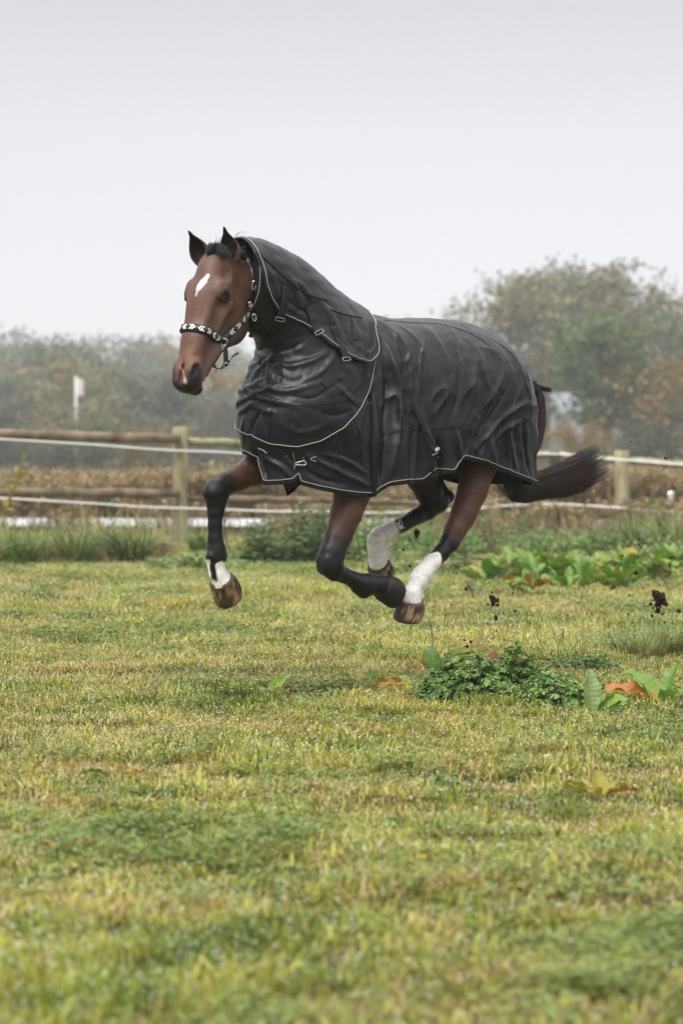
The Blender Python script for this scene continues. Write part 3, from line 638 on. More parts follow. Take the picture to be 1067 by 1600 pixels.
def chains(V, seg):
    adj = {}
    for a, b in seg.tolist():
        if a != b: adj.setdefault(a, []).append(b); adj.setdefault(b, []).append(a)
    seen, res = set(), []
    starts = [k for k, v in adj.items() if len(v) == 1]+list(adj)
    for s in starts:
        if s in seen: continue
        c = [s]; seen.add(s)
        while True:
            nx = [x for x in adj[c[-1]] if x not in seen]
            if not nx: break
            c.append(nx[0]); seen.add(nx[0])
        if len(c) > 12: res.append(V[c])
    return res
def carry(A, ut): u, t = ut; return np.concatenate([A, A[u[:, 0]]+(A[u[:, 1]]-A[u[:, 0]])*(t[:, None] if A.ndim > 1 else t)])
def poly_sd(P, Q):
    """signed distance in the plane to a closed polygon, positive inside"""
    P = np.asarray(P); Q = np.asarray(Q); d = np.full(len(P), 9.0); ins = np.zeros(len(P), bool)
    for i in range(len(Q)):
        a, b = Q[i], Q[(i+1) % len(Q)]; e = b-a; t = np.clip((P-a)@e/(e@e+1e-12), 0, 1); d = np.minimum(d, np.linalg.norm(P-a-t[:, None]*e, axis=1))
        c = ((a[1] > P[:, 1]) != (b[1] > P[:, 1])); x = a[0]+(P[:, 1]-a[1])/(e[1] if abs(e[1]) > 1e-9 else 1e-9)*e[0]; ins ^= c & (P[:, 0] < x)
    return np.where(ins, d, -d)
def qu(pts): P = np.array([on_env(*p) for p in pts]); return np.stack([qcoord(P), P[:, 2]], 1)
def curve_at(q, near, far=None):
    near = near[np.argsort(near[:, 0])]
    if far is None: far = near*np.array([-1, 1])
    allp = np.concatenate([far, near]); allp = allp[np.argsort(allp[:, 0])]
    return np.interp(q, allp[:, 0], allp[:, 1])
rug = tag(empty('horse_rug', HORSE, math.pi+TH), 'black waterproof turnout rug with neck cover and pale piping, worn by the leaping horse', 'horse rug')
def sheet(name, V, T, m, parent, thick=0.004):
    V, T = compact(V, T); o = mesh_obj(name, V, T, m, parent)
    s = o.modifiers.new('cloth', 'SOLIDIFY'); s.thickness = thick; s.offset = -1; return o
def piping(segV, seg, nrm, parent, rad=0.0015, lift=0.002, keep=None, m=None, name='piping'):
    for c in chains(segV, seg):
        if keep is not None and not keep(c): continue
        n = len(c); k = 5; pad = np.concatenate([c[:1].repeat(k, 0), c, c[-1:].repeat(k, 0)])
        c = np.stack([np.convolve(pad[:, i], np.ones(2*k+1)/(2*k+1), 'valid') for i in range(3)], 1)
        c = c[::3]; 
        if len(c) < 5: continue
        nn = np.array([bvh_rugN(p) for p in c]); v, f_ = tube(c+nn*lift, rad, 6); mesh_obj(name, v, f_, m or M['piping'], parent)
_bvr = BVHTree.FromPolygons(EV.tolist(), EFc.tolist())
def bvh_rugN(p):
    q = _bvr.find_nearest(Vector(p)); n = EN[EFc[q[2]]].mean(0); return unit(n)
qE = qcoord(EV)
# main panel and its hem
hem_near = qu([(470, 758), (500, 766), (530, 772), (560, 776), (582, 777), (590, 772), (607, 760), (635, 756), (662, 755), (672, 742), (684, 738), (709, 741), (719, 722), (726, 718), (760, 727), (800, 743), (834, 758)])
hem_far = qu([(377, 708), (390, 713), (402, 722)]); hem_mid = qu([(406, 738), (412, 758), (440, 757), (460, 754), (467, 744)])
far = np.concatenate([hem_near[hem_near[:, 0] > 0.55]*np.array([-1, 1]), [[-0.5, hem_far[0, 1]-0.02]], hem_far, hem_mid])
hem_near = hem_near[hem_near[:, 0] > hem_mid[:, 0].max()]
gm = EV[:, 2]-curve_at(qE, hem_near, far)
neckline = (1.82-1.0*np.clip(EV[:, 0]-0.06, 0, 2))-EV[:, 2]            # the main panel ends under the neck cover
gneck = np.where(EV[:, 0] > 0.02, neckline, 0.5)
V1, T1, sg, ut = clip(EV, TRI, gneck); G1 = carry(gm, ut); N1 = carry(EN, ut)
V2, T2, sg2, ut2 = clip(V1, T1, G1-0.019)
main = sheet('main_panel', V2, T2, M['rug'], rug)
piping(V2, sg2, None, main)
Vb, Tb, _, utb = clip(V1, T1, G1); Gb = carry(G1, utb)
Vb, Tb, _, _ = clip(Vb, Tb, 0.0188-Gb)
sheet('hem_binding', Vb, Tb, M['binding'], main, 0.005)
# neck cover with its bib
bib = qu([(373, 670), (393, 684), (429, 697), (465, 701), (498, 693), (530, 674), (558, 645), (573, 614), (581, 585), (584, 540)])
bib = np.concatenate([[[0.0, bib[1, 1]]], bib[bib[:, 0] > 0.01]])
bib_far = qu([(372.5, 669), (380, 676), (388, 681)]); bib_far = bib_far[bib_far[:, 0] < 0.0]
bib_far = np.concatenate([[[-q, u] for q, u in bib if q > 0.62], [[-0.5, bib_far[0, 1]+0.11], [-0.36, bib_far[0, 1]+0.045]], bib_far[bib_far[:, 0] > -0.33]])
gb = EV[:, 2]-curve_at(qE, bib, bib_far)
wq = np.array([on_env(581, 585), on_env(578, 500)])
gb = np.minimum(gb, EV[:, 0]-np.interp(EV[:, 2], [wq[0][2], wq[1][2]], [wq[0][0], wq[1][0]]))
gb = np.where(EV[:, 2] < 1.2, EV[:, 2]-curve_at(qE, bib, bib_far), gb)
def opening(P0, P1, tilt=0.0):
    """signed side of the plane of the neck opening, from the poll to the throat"""
    d = unit(P1-P0); n = np.array([d[2], 0, -d[0]]); n = -n if n[0] < 0 else n; return -(EV-P0)@n
PT = loc(405, 528, 0.105); go = np.maximum(opening(loc(383, 379, 0.03), PT), PT[2]+0.005-EV[:, 2]-0.35*(EV[:, 0]-PT[0]))
NV = EV+EN*0.011
V3, T3, s3, u3 = clip(NV, TRI, go); g3 = carry(gb, u3)
V4, T4, s4, u4 = clip(V3, T3, g3)
neck = sheet('neck_cover', V4, T4, M['rug'], rug)
V5, T5, s5, u5 = clip(V3, T3, g3-0.010)
piping(V5, s5, None, neck, lift=0.003); piping(V3, s3, None, neck, rad=0.003, lift=0.002, m=M['binding'], name='edge_binding')
V5, T5, s5, u5 = clip(NV, TRI, go-0.012); piping(V5, s5, None, neck, lift=0.003)
# hood flap lying over the crest
HOOD = [(383, 380), (394, 396), (404, 418), (410, 448), (421, 470), (433, 490), (449, 496), (468, 504), (482, 516), (505, 533), (527, 551), (541, 560), (560, 568), (574, 568), (584, 561), (587, 545), (585, 528), (579, 508), (568, 492)]
Hp = np.array([on_env(*p) for p in HOOD]); poly = np.stack([Hp[:, 0], Hp[:, 2]], 1)
poly = np.concatenate([poly, [[poly[-1, 0]-0.0, 2.1], [poly[0, 0], 2.1]]])
gh = poly_sd(EV[:, [0, 2]], poly)
edge_d = poly_sd(EV[:, [0, 2]], np.concatenate([poly[:-2], [[poly[0, 0], poly[-3, 1]-0.0]]]))
loft = 0.017+0.012*sstep(0.06, 0.0, gh)*sstep(0.02, 0.12, np.abs(EV[:, 1]))
HV = EV+EN*loft[:, None]
V6, T6, s6, u6 = clip(HV, TRI, gh); hood = sheet('hood_flap', V6, T6, M['rug'], rug, 0.005)
V7, T7, s7, u7 = clip(HV, TRI, gh-0.011); piping(V7, s7, None, hood, lift=0.003)
# ------------------------------------------------------------------ rug fittings
RB = BVHTree.FromPolygons((EV+EN*0.024).tolist(), EFc.tolist())      # outer face of hood
NB = BVHTree.FromPolygons((EV+EN*0.012).tolist(), EFc.tolist())      # outer face of neck cover
MB = BVHTree.FromPolygons(EV.tolist(), EFc.tolist())
HB_ = BVHTree.FromPolygons(HV.tolist(), EFc.tolist())
def on(px, py, bvh):
    p, n = cast(px, py, bvh)
    if p is None: p = on_env(px, py); n = bvh_rugN(p)
    return p, n
def ribbon(pts, width, bvh, lift=0.003, thick=0.003, n=14, wpx=None):
    """flat strap following a surface along a line of photo pixels"""
    px = spline(np.array(pts, float), n); P, Nn = [], []
    for x, y in px: p, q = on(x, y, bvh); P.append(p); Nn.append(unit(q))
    return strap(np.array(P), np.array(Nn), width, lift, thick)
def strap(P, Nn, width, lift=0.003, thick=0.003, closed=False):
    m = len(P)
    T = unit(np.roll(P, -1, 0)-np.roll(P, 1, 0)) if closed else unit(np.gradient(P, axis=0)); V, F = [], []
    Wd = np.broadcast_to(np.asarray(width, float), (m,))
    for i in range(m):
        s = unit(np.cross(Nn[i], T[i])); c = P[i]+Nn[i]*lift
        for a, b in ((-1, 0), (-0.85, 1), (0.85, 1), (1, 0), (0.85, -0.6), (-0.85, -0.6)): V.append(c+s*a*Wd[i]/2+Nn[i]*b*thick/2)
    k = 6
    for i in range(m if closed else m-1):
        j = (i+1) % m
        for q in range(k): F.append([i*k+q, i*k+(q+1) % k, j*k+(q+1) % k, j*k+q])
    if not closed: F += [list(range(k))[::-1], [(m-1)*k+q for q in range(k)]]
    return np.array(V), F
def ring_at(c, n, up, w, h, r=0.0022):
    """rectangular wire loop"""
    n = unit(n); up = unit(up-n*np.dot(up, n)); s = np.cross(up, n); pts = []
    for a in np.linspace(0, 2*math.pi, 29):
        ca, sa = math.cos(a), math.sin(a); pts.append(c+s*w/2*np.sign(ca)*abs(ca)**0.4+up*h/2*np.sign(sa)*abs(sa)**0.4)
    return tube(pts, r, 6)
# three hood straps, each ending in a slide buckle
for path, wd in (([(447, 448), (444, 465), (440, 487), (437, 498)], 0.036), ([(482, 480), (487, 495), (493, 512), (498, 520)], 0.034), ([(521, 510), (528, 528), (535, 545), (540, 562)], 0.032)):
    s_ = mesh_obj('strap', *ribbon(path, wd, HB_, 0.006, 0.004), M['webbing'], hood)
    p, n = on(*path[-1], HB_); q, _ = on(*path[-2], HB_)
    mesh_obj('buckle', *ring_at(p+n*0.008, n, q-p, wd+0.006, 0.015, 0.0017), M['silver'], s_)
# neck-cover pads, tabs and stitched patches
def patch(name, c4, bvh, parent, m, lift=0.004, nu=8, nv=5, thick=0.004):
    c4 = np.array(c4, float); V, F = [], []
    G = []
    for i in range(nu):
        for j in range(nv):
            u, v = i/(nu-1), j/(nv-1); x = (c4[0]*(1-u)+c4[1]*u)*(1-v)+(c4[3]*(1-u)+c4[2]*u)*v; p, n = on(*x, bvh); G.append((p, unit(n)))
    for lay in (1, 0): V += [p+n*(lift if lay else lift-thick) for p, n in G]
    k = nu*nv
    for i in range(nu-1):
        for j in range(nv-1):
            q = [i*nv+j, i*nv+j+1, (i+1)*nv+j+1, (i+1)*nv+j]; F += [q, [k+t for t in q[::-1]]]
    bd = [i*nv for i in range(nu)]+[(nu-1)*nv+j for j in range(1, nv)]+[i*nv+nv-1 for i in range(nu-2, -1, -1)]+[j for j in range(nv-2, 0, -1)]
    for i in range(len(bd)): a, b = bd[i], bd[(i+1) % len(bd)]; F.append([a, b, k+b, k+a])
    return mesh_obj(name, np.array(V), F, m, parent, smooth=False)
patch('strap_tab', [(524, 557), (541, 567), (512, 607), (500, 597)], NB, neck, M['webbing'], 0.006)
patch('stitched_tab', [(437, 637), (456, 637), (453, 671), (435, 670)], NB, neck, M['rug'], 0.004)
patch('stitched_tab', [(549, 496), (564, 503), (566, 531), (551, 531)], HB_, hood, M['rug'], 0.004)
patch('surcingle_strip', [(641, 632), (652, 626), (683, 697), (674, 702)], MB, main, M['webbing'], 0.006, 14, 4)
patch('pull_tab', [(775, 606), (783, 607), (777, 634), (767, 632)], MB, main, M['webbing'], 0.006, 10, 4)
patch('leg_strap_strip', [(767, 634), (775, 636), (748, 682), (742, 676)], MB, main, M['webbing'], 0.005, 12, 4)
patch('gusset_binding', [(575, 612), (580, 612), (587, 776), (581, 776)], MB, main, M['binding'], 0.007, 26, 3, 0.006)
# seams: thin raised stitch lines
def seam(path, bvh, parent, r=0.0015, lift=0.0006, m='binding', n=60):
    px = spline(np.array(path, float), n); P = []
    for x, y in px: p, q = on(x, y, bvh); P.append(p+unit(q)*lift)
    P = np.array(P); ok = np.linalg.norm(np.diff(P, axis=0), axis=1) < 0.09
    mesh_obj('seam', *tube(P, r, 5), M[m], parent)
seam([(592, 682), (625, 674), (674, 671), (710, 667), (745, 660), (792, 649), (815, 652), (832, 662)], MB, main, 0.0018)
seam([(390, 606), (412, 617), (430, 626), (470, 634), (510, 631), (546, 619), (578, 590)], NB, neck, 0.0016)
seam([(429, 626), (422, 655), (420, 694)], NB, neck)
seam([(402, 395), (425, 415), (448, 436), (478, 459), (512, 470)], HB_, hood, 0.0022, 0.002)
seam([(516, 484), (540, 492), (566, 497)], HB_, hood, 0.0022, 0.002)
seam([(470, 706), (500, 704), (540, 700), (578, 694)], MB, main)
seam([(600, 500), (640, 504), (690, 507), (740, 524), (785, 556)], MB, main, 0.0011)
# front fastening: a strap end, a D-ring and a snap hook
fs = mesh_obj('front_strap', *ribbon([(446, 712), (453, 722), (462, 730)], 0.022, MB, 0.012, 0.004, 8), M['webbing'], main)
def wire(name, pts, r, bvh, parent, lift=0.012, closed=False, m='silver'):
    P = []
    for x, y in pts: p, n = on(x, y, bvh); P.append(p+unit(n)*lift)
    P = spline(np.array(P), 24); return mesh_obj(name, *tube(P, r, 6), M[m], parent)
wire('strap_bar', [(459.5, 705), (460.5, 714), (462, 723)], 0.0018, MB, main, 0.016)
wire('snap_hook', [(461, 725), (466, 722), (475, 720), (478, 724), (474, 727), (466, 726), (461, 729), (462, 734)], 0.0026, MB, main, 0.018)
wire('hook_pin', [(474, 713), (475, 719)], 0.002, MB, main, 0.018)
wire('stitched_arrow', [(494, 713), (485, 717), (494, 721)], 0.0013, MB, main, 0.003, m='piping')
wire('flap_piping', [(405, 700), (412, 703), (418, 708)], 0.0022, MB, main, 0.005, m='piping')
cl = mesh_obj('surcingle_clip', *ribbon([(676, 705), (680, 701), (684, 697)], 0.016, MB, 0.016, 0.008, 6), M['piping'], main)
wire('clip_hook', [(675, 711), (679, 708), (683, 712), (679, 715)], 0.003, MB, main, 0.016)

# ------------------------------------------------------------------ halter
halter = tag(empty('halter', HORSE, math.pi+TH), 'black padded halter with white chevron beads on the horse\'s head', 'halter')
def head_loop(pn, pd, c, k0, k1, n=60):
    """points round the head where a plane through c cuts it; pn plane normal, pd start direction"""
    pn = unit(pn); u = unit(pd-pn*np.dot(pd, pn)); v = np.cross(pn, u); P, Nn = [], []
    for a in np.linspace(k0, k1, n):
        d = math.cos(a)*u+math.sin(a)*v; h = bvh_body.ray_cast(Vector(c+d*0.45), Vector(-d), 0.6)
        if h[0] is None: continue
        P.append(np.array(h[0])); Nn.append(unit(np.array(h[1])*0.6+d*0.4))
    P, Nn = np.array(P), np.array(Nn)
    for _ in range(3): P[1:-1] = (P[:-2]+2*P[1:-1]+P[2:])/4; Nn = unit(Nn)
    return P, Nn
# noseband: plane through three pixels on the nose
A1, _ = on(349, 531, bvh_body); A2, _ = on(312, 513, bvh_body); A0 = hd(head_coords(A2)[0]-0.012, -0.06, -0.055)
cN = hd(head_coords((A1+A2)/2)[0], -0.075, 0); nN = np.cross(A1-A2, A0-A2); nN = unit(nN if nN@HA > 0 else -nN)
ringP = A1
def dirang(P, pn, pd, c):
    pn = unit(pn); u = unit(pd-pn*np.dot(pd, pn)); v = np.cross(pn, u); d = P-c; return math.atan2(d@v, d@u)
aN = dirang(A1, nN, HB, cN)
P_, N_ = head_loop(nN, HB, cN, aN, -aN*1.0, 70)
nb = mesh_obj('noseband', *strap(P_, N_, 0.036, 0.006, 0.011), M['padding'], halter)
nbs = mesh_obj('noseband_strap', *strap(P_-nN*0.001, N_, 0.023, 0.0125, 0.004), M['leather'], halter)
def along(P, s):
    d = np.concatenate([[0], np.cumsum(np.linalg.norm(np.diff(P, axis=0), axis=1))]); return np.array([np.interp(s*d[-1], d, P[:, k]) for k in range(3)])
def chevrons(P, Nn, slots, hgt, lift, parent):
    for s, sg in slots:
        c = along(P, s); n = unit(along(Nn, s)); t = unit(along(P, min(1, s+0.01))-along(P, max(0, s-0.01))); u = np.cross(n, t); V = []
        w_, a_ = 0.0068, 0.0075*sg
        for lay in (0.0, 0.0022):
            for y, x in ((-1, a_), (0, -a_*0.0-a_*0.4), (1, a_)):
                for dx in (-w_/2, w_/2): V.append(c+n*(lift+lay)+u*y*hgt/2+t*(x+dx))
        F = []
        for i in (0, 2): F += [[6+i, 7+i, 9+i, 8+i], [i, 2+i, 3+i, 1+i], [i, 6+i, 8+i, 2+i], [1+i, 3+i, 9+i, 7+i]]
        F += [[0, 1, 7, 6], [4, 10, 11, 5]]
        mesh_obj('chevron', np.array(V), F, M['bead'], parent, smooth=False)
def gems(P, Nn, slots, lift, parent):
    for s in slots:
        c = along(P, s); n = unit(along(Nn, s)); t = unit(along(P, min(1, s+0.01))-along(P, max(0, s-0.01))); u = np.cross(n, t)
        V = [c+n*lift+t*0.006, c+n*lift+u*0.006, c+n*lift-t*0.006, c+n*lift-u*0.006, c+n*(lift+0.004)]
        mesh_obj('bead', np.array(V), [[0, 1, 4], [1, 2, 4], [2, 3, 4], [3, 0, 4]], M['gem'], parent, smooth=False)
def slotset(a, b, groups):
    """groups of two chevrons either side of a bead"""
    S, G = [], []; w_ = (b-a)/groups
    for i in range(groups):
        c = a+(i+0.5)*w_; G.append(c); S += [(c-w_*0.34, 1), (c-w_*0.20, 1), (c+w_*0.20, -1), (c+w_*0.34, -1)]
    return S, G
S, G = slotset(0.08, 0.92, 5); chevrons(P_, N_, S, 0.0225, 0.0135, nbs); gems(P_, N_, G, 0.0135, nbs)
# cheek pieces, the near one seen in full
def cheek(side):
    px = [(350, 530), (362, 517), (376, 502), (388, 486), (393, 474)]
    P, Nn = [], []
    for x, y in px:
        p, n = on(x, y, bvh_body); P.append(p); Nn.append(n)
    P, Nn = np.array(P), np.array(Nn)
    if side < 0:
        h = head_coords(P); h[:, 2] *= -1; P = HO+HS*(h@HR); hn = Nn@HR.T; hn[:, 2] *= -1; Nn = hn@HR
    P = spline(P, 26); Nn = unit(spline(Nn, 26))
    o = mesh_obj('cheekpiece', *strap(P, Nn, 0.034, 0.005, 0.009), M['padding'], halter)
    o2 = mesh_obj('cheek_strap', *strap(P, Nn, 0.021, 0.0105, 0.004), M['leather'], halter)
    S, G = slotset(0.1, 0.86, 2); chevrons(P, Nn, S, 0.020, 0.0115, o2); gems(P, Nn, G, 0.0115, o2)
    return P, Nn
CP, CN = cheek(1); cheek(-1)
# crown strap up behind the ear, throat strap, chin strap, rings
def hpath(pts, wd, name, m='leather', lift=0.006, n=20):
    P, Nn = [], []
    for q in pts:
        if len(q) == 2:
            p, k = cast(*q, bvh_body)
            if p is None: p = near_depth(*q, P[-1] if P else hd(0.2, -0.12, 0.08)); k = camdir
        else: p = near_depth(q[0], q[1], hd(*q[2:])); k = camdir
        P.append(p); Nn.append(unit(k*0.5+camdir*0.5))
    P = spline(np.array(P), n); Nn = unit(spline(np.array(Nn), n)); return mesh_obj(name, *strap(P, Nn, wd, lift, 0.004), M[m], halter), P, Nn
hpath([(393, 476), (395, 460), (396.5, 447), (394, 428), (388, 408), (378, 392)], 0.024, 'crown_strap', lift=0.024)
hpath([(393, 478), (397, 490), (398, 502), (396, 515), (391, 527)], 0.020, 'throat_strap', lift=0.022)
hpath([(350.5, 540), (352, 552), (353, 565), (351, 573)], 0.020, 'chin_strap', lift=0.008)
def oval(name, px, py, ref, w_, h_, tilt, r=0.0026, toward=0.015):
    c = near_depth(px, py, ref, toward); up = RW@np.array([math.sin(tilt), 0, math.cos(tilt)]); return mesh_obj(name, *ring_at(c, camdir, up, w_, h_, r), M['silver'], halter)
refc = hd(0.33, -0.10, 0.075)
ref1 = on(350, 531, bvh_body)[0]; ref2 = on(390, 480, bvh_body)[0]
oval('ring', 349.5, 536, ref1, 0.020, 0.036, 0.5, 0.0042); oval('ring', 346, 543, ref1, 0.014, 0.024, 0.3, 0.003)
oval('buckle', 397, 446, ref2, 0.014, 0.034, 0.1, 0.0042, 0.05); oval('buckle', 391, 476, ref2, 0.010, 0.020, -0.2, 0.0033, 0.035); oval('buckle', 397.5, 496, ref2, 0.014, 0.026, -0.15, 0.0028, 0.04)
jaw = hd(0.47, -0.15, 0.03)
def free_strap(name, pts, wd, ref, m='leather', n=18, th=0.0045):
    P = spline(np.array([near_depth(x, y, ref, tw) for x, y, tw in pts]), n); Nn = np.tile(unit(RW@np.array([0.25, -0.3, 0.9])), (n, 1)); return mesh_obj(name, *strap(P, Nn, wd, 0, th), M[m], halter)
free_strap('chin_strap', [(354, 571, 0.02), (346, 575, 0.03), (340, 575.5, 0.02), (336, 573, 0.0), (333, 568, -0.03)], 0.024, jaw)
free_strap('strap_end', [(355, 570, 0.025), (359, 563, 0.035), (364, 557, 0.04), (369, 553.5, 0.04), (373, 552, 0.038)], 0.018, jaw)
oval('ring', 341.5, 579, jaw, 0.020, 0.028, 0.15, 0.0022, 0.03); oval('buckle', 353.5, 571, jaw, 0.016, 0.02, 0.5, 0.003, 0.035)

# ------------------------------------------------------------------ hair: forelock, whiskers, tail
def strands(roots, name, m, parent, seg=10, sides=3, r0=0.0011):
    """each strand a list of guide points; all strands of one lock or tail in one mesh"""
    Vs, Fs, o = [], [], 0
    for P, r in roots:
        P = spline(np.asarray(P), seg); T = unit(np.gradient(P, axis=0)); a = unit(np.cross(T, [0.3, 0.5, 0.8])); b = np.cross(T, a)
        rr = r*np.clip(1.15-np.linspace(0, 1, seg)**3*1.1, 0.05, 1)
        ang = np.arange(sides)*2*math.pi/sides
        V = P[:, None, :]+rr[:, None, None]*(np.cos(ang)[None, :, None]*a[:, None, :]+np.sin(ang)[None, :, None]*b[:, None, :])
        Vs.append(V.reshape(-1, 3)); i = np.arange(seg-1)[:, None]; k = np.arange(sides)[None, :]
        Fs.append(np.stack([i*sides+k, i*sides+(k+1) % sides, (i+1)*sides+(k+1) % sides, (i+1)*sides+k], -1).reshape(-1, 4)+o); o += seg*sides
    return mesh_obj(name, np.concatenate(Vs), np.concatenate(Fs), m, parent)
R = []
for i in range(1100):      # forelock between the ears, swept towards the far side
    u = random.random(); b = hd(-0.015+random.uniform(-0.03, 0.02), -0.055+random.uniform(-0.03, 0.02), -0.035+0.08*u+random.gauss(0, 0.006)); k = random.random()
    e = near_depth(326+14*u*k+random.gauss(0, 2), 396+16*k+random.gauss(0, 2), hd(0.05, 0.006, -0.02))
    if i % 4 == 0: e = near_depth(346+16*random.random(), 398+10*random.random(), hd(0.06, 0.0, 0.045))
    m_ = b*0.55+e*0.45+HB*random.uniform(0.006, 0.022)+np.array([0, 0, random.uniform(0.008, 0.026)]); R.append(([b, m_, e], random.uniform(0.0005, 0.0009)))
for i in range(26):       # wisps blown up and back
    b = hd(-0.01, -0.04, random.uniform(-0.03, 0.05)); x = random.choice([(random.uniform(338, 346), random.uniform(364, 380)), (random.uniform(345, 352), random.uniform(378, 388))])
    R.append(([b, near_depth(x[0]-3, (x[1]+395)/2, b), near_depth(*x, b)], 0.0007))
for i in range(4):
    b = hd(-0.02, -0.05, 0.06); R.append(([b, near_depth(372, 366-i, b), near_depth(383+3*i, 365-i*0.6, b)], 0.0005))
for i in range(80):       # mane hair slipping out in front of the hood
    b = hd(-0.005, -0.10, random.uniform(0.02, 0.06)); e = near_depth(random.uniform(376, 388), random.uniform(380, 404), hd(0.02, -0.13, 0.07)); R.append(([b, (b+e)/2+camdir*0.02, e], 0.0008))
strands(R, 'forelock', M['hair'], horse)
R = []
for i in range(90):
    b = hd(random.uniform(0.56, 0.615), -0.125+random.uniform(-0.02, 0.02), random.uniform(-0.03, 0.035)); L_ = random.uniform(0.03, 0.075)
    d = unit(RW@np.array([random.uniform(-0.5, 0.9), 0, -1])); R.append(([b, b+d*L_*0.6+0.004*HB, b+d*L_+RW@np.array([random.uniform(0.0, 0.02), 0, 0.006])], 0.0004))
for i in range(40):
    b = hd(random.uniform(0.55, 0.60), -0.10, 0.05); d = unit(RW@np.array([random.uniform(0.1, 1), -0.2, random.uniform(-1, 0)])); L_ = random.uniform(0.02, 0.06); R.append(([b, b+d*L_*0.6, b+d*L_], 0.0003))
strands(R, 'whiskers', M['whisker'], horse, 6)
# tail: hair falls from the dock behind the rug, then streams out to the rear below it
dock = loc(826, 596, 0.0); TL = 0.02
g = [loc(822, 596, TL), loc(838, 606, TL), loc(845, 640, TL), loc(838, 690, TL), loc(806, 735, TL-0.02), loc(806, 762, TL-0.03), loc(845, 758, TL-0.03), loc(898, 742, TL-0.02), loc(952, 712, TL)]
gw = [0.014, 0.024, 0.028, 0.040, 0.062, 0.058, 0.078, 0.090, 0.075]
G_ = spline(np.array(g), 40); W_ = np.interp(np.linspace(0, 1, 40), np.linspace(0, 1, 9), gw)
tv, tn = loc(860, 700, TL)-loc(860, 740, TL), unit(np.cross(Fw, Uw))
R = []
CLUMP = [(random.uniform(0, 6.283), math.sqrt(random.random())) for _ in range(70)]
for i in range(3000):
    ca, cr0 = random.choice(CLUMP); a, r = ca+random.gauss(0, 0.12), min(1.05, max(0.02, cr0+random.gauss(0, 0.07)))
    _ = random.uniform(0, 2*math.pi), math.sqrt(random.random()); e = min(39, int(39*(1-abs(random.gauss(0, 0.17))))); s0 = random.choice([0, 0, 4, 8, 12, 16])
    e = max(e, s0+10); idx = np.linspace(s0, e, 12).astype(int); sw = random.gauss(0, 0.35)
    P = []
    for j, q in enumerate(idx):
        T = unit(G_[min(q+1, 39)]-G_[max(q-1, 0)]); u_ = unit(np.cross(T, [0.0, 1.0, 0.0])); aa = a+sw*j/6
        P.append(G_[q]+W_[q]*r*(math.cos(aa)*u_*1.0+math.sin(aa)*np.array([0, 1.0, 0])*0.55)+np.array([0, 0, 0.006*math.sin(j*0.9+i*1.7)*j/6]))
    R.append((P, random.uniform(0.0008, 0.0017)))
for i in range(90):       # loose wisps: under the rug's edge and at the dock
    y = random.uniform(752, 768); p0 = loc(815, 755, TL); R.append(([p0, loc(795, y+random.uniform(0, 8), TL), loc(random.uniform(760, 785), y-random.uniform(-2, 10), TL)], 0.0008))
for i in range(240):
    y = random.uniform(-4, 5); R.append(([loc(828, 597+y, TL), loc(842, 605+y*0.8, TL), loc(random.uniform(850, 863), 609.5+y*0.7, TL)], 0.0013))
strands(R, 'tail', M['tailhair'], horse, 16)
# ------------------------------------------------------------------ plant materials
def leafmat(name, cols, scale=0.6, rough=0.45, trans=0.3, island=0.3, randobj=0.25, spec=0.4):
    """leaf colour that drifts from patch to patch of the field and from plant to plant"""
    m = mat(name, cols[0], rough, spec); n, l, b = nodes(m)
    g = n.new('ShaderNodeNewGeometry'); t = n.new('ShaderNodeTexNoise'); t.inputs['Scale'].default_value = scale; t.inputs['Detail'].default_value = 5; t.inputs['Roughness'].default_value = 0.65; l.new(g.outputs['Position'], t.inputs['Vector'])
    oi = n.new('ShaderNodeObjectInfo'); ad = n.new('ShaderNodeMath'); ad.operation = 'MULTIPLY_ADD'; l.new(oi.outputs['Random'], ad.inputs[0]); ad.inputs[1].default_value = randobj; l.new(t.outputs[0], ad.inputs[2])
    sb = n.new('ShaderNodeMath'); sb.operation = 'SUBTRACT'; l.new(ad.outputs[0], sb.inputs[0]); sb.inputs[1].default_value = randobj/2
    r = n.new('ShaderNodeValToRGB'); l.new(sb.outputs[0], r.inputs[0]); cr_ = r.color_ramp; k = len(cols)
    cr_.elements[0].position = 0.3; cr_.elements[0].color = (*cols[0], 1); cr_.elements[1].position = 0.7; cr_.elements[1].color = (*cols[-1], 1)
    for i in range(1, k-1): e = cr_.elements.new(0.3+0.4*i/(k-1)); e.color = (*cols[i], 1)
    hs = n.new('ShaderNodeHueSaturation'); q = n.new('ShaderNodeMapRange'); q.inputs['To Min'].default_value = 1-island; q.inputs['To Max'].default_value = 1+island
    l.new(g.outputs['Random Per Island'], q.inputs[0]); l.new(q.outputs[0], hs.inputs['Value']); l.new(r.outputs[0], hs.inputs['Color'])
    l.new(hs.outputs[0], b.inputs['Base Color'])
    tr = n.new('ShaderNodeBsdfTranslucent'); l.new(hs.outputs[0], tr.inputs['Color']); mxs = n.new('ShaderNodeMixShader'); mxs.inputs[0].default_value = trans
    o = n['Material Output']; l.new(b.outputs[0], mxs.inputs[1]); l.new(tr.outputs[0], mxs.inputs[2]); l.new(mxs.outputs[0], o.inputs['Surface'])
    return m
GREENS = [(0.09, 0.14, 0.014), (0.20, 0.26, 0.025), (0.34, 0.365, 0.050), (0.48, 0.44, 0.10), (0.38, 0.27, 0.085)]
M['grass'] = leafmat('meadow grass', GREENS, 1.3, 0.45, 0.3, 0.4, 0.35, 0.3)
M['straw'] = leafmat('dead grass', [(0.30, 0.19, 0.085), (0.48, 0.37, 0.19)], 1.5, 0.6, 0.2)
M['clover'] = leafmat('clover leaf', [(0.11, 0.165, 0.018), (0.22, 0.29, 0.04)], 1.2, 0.4, 0.25)
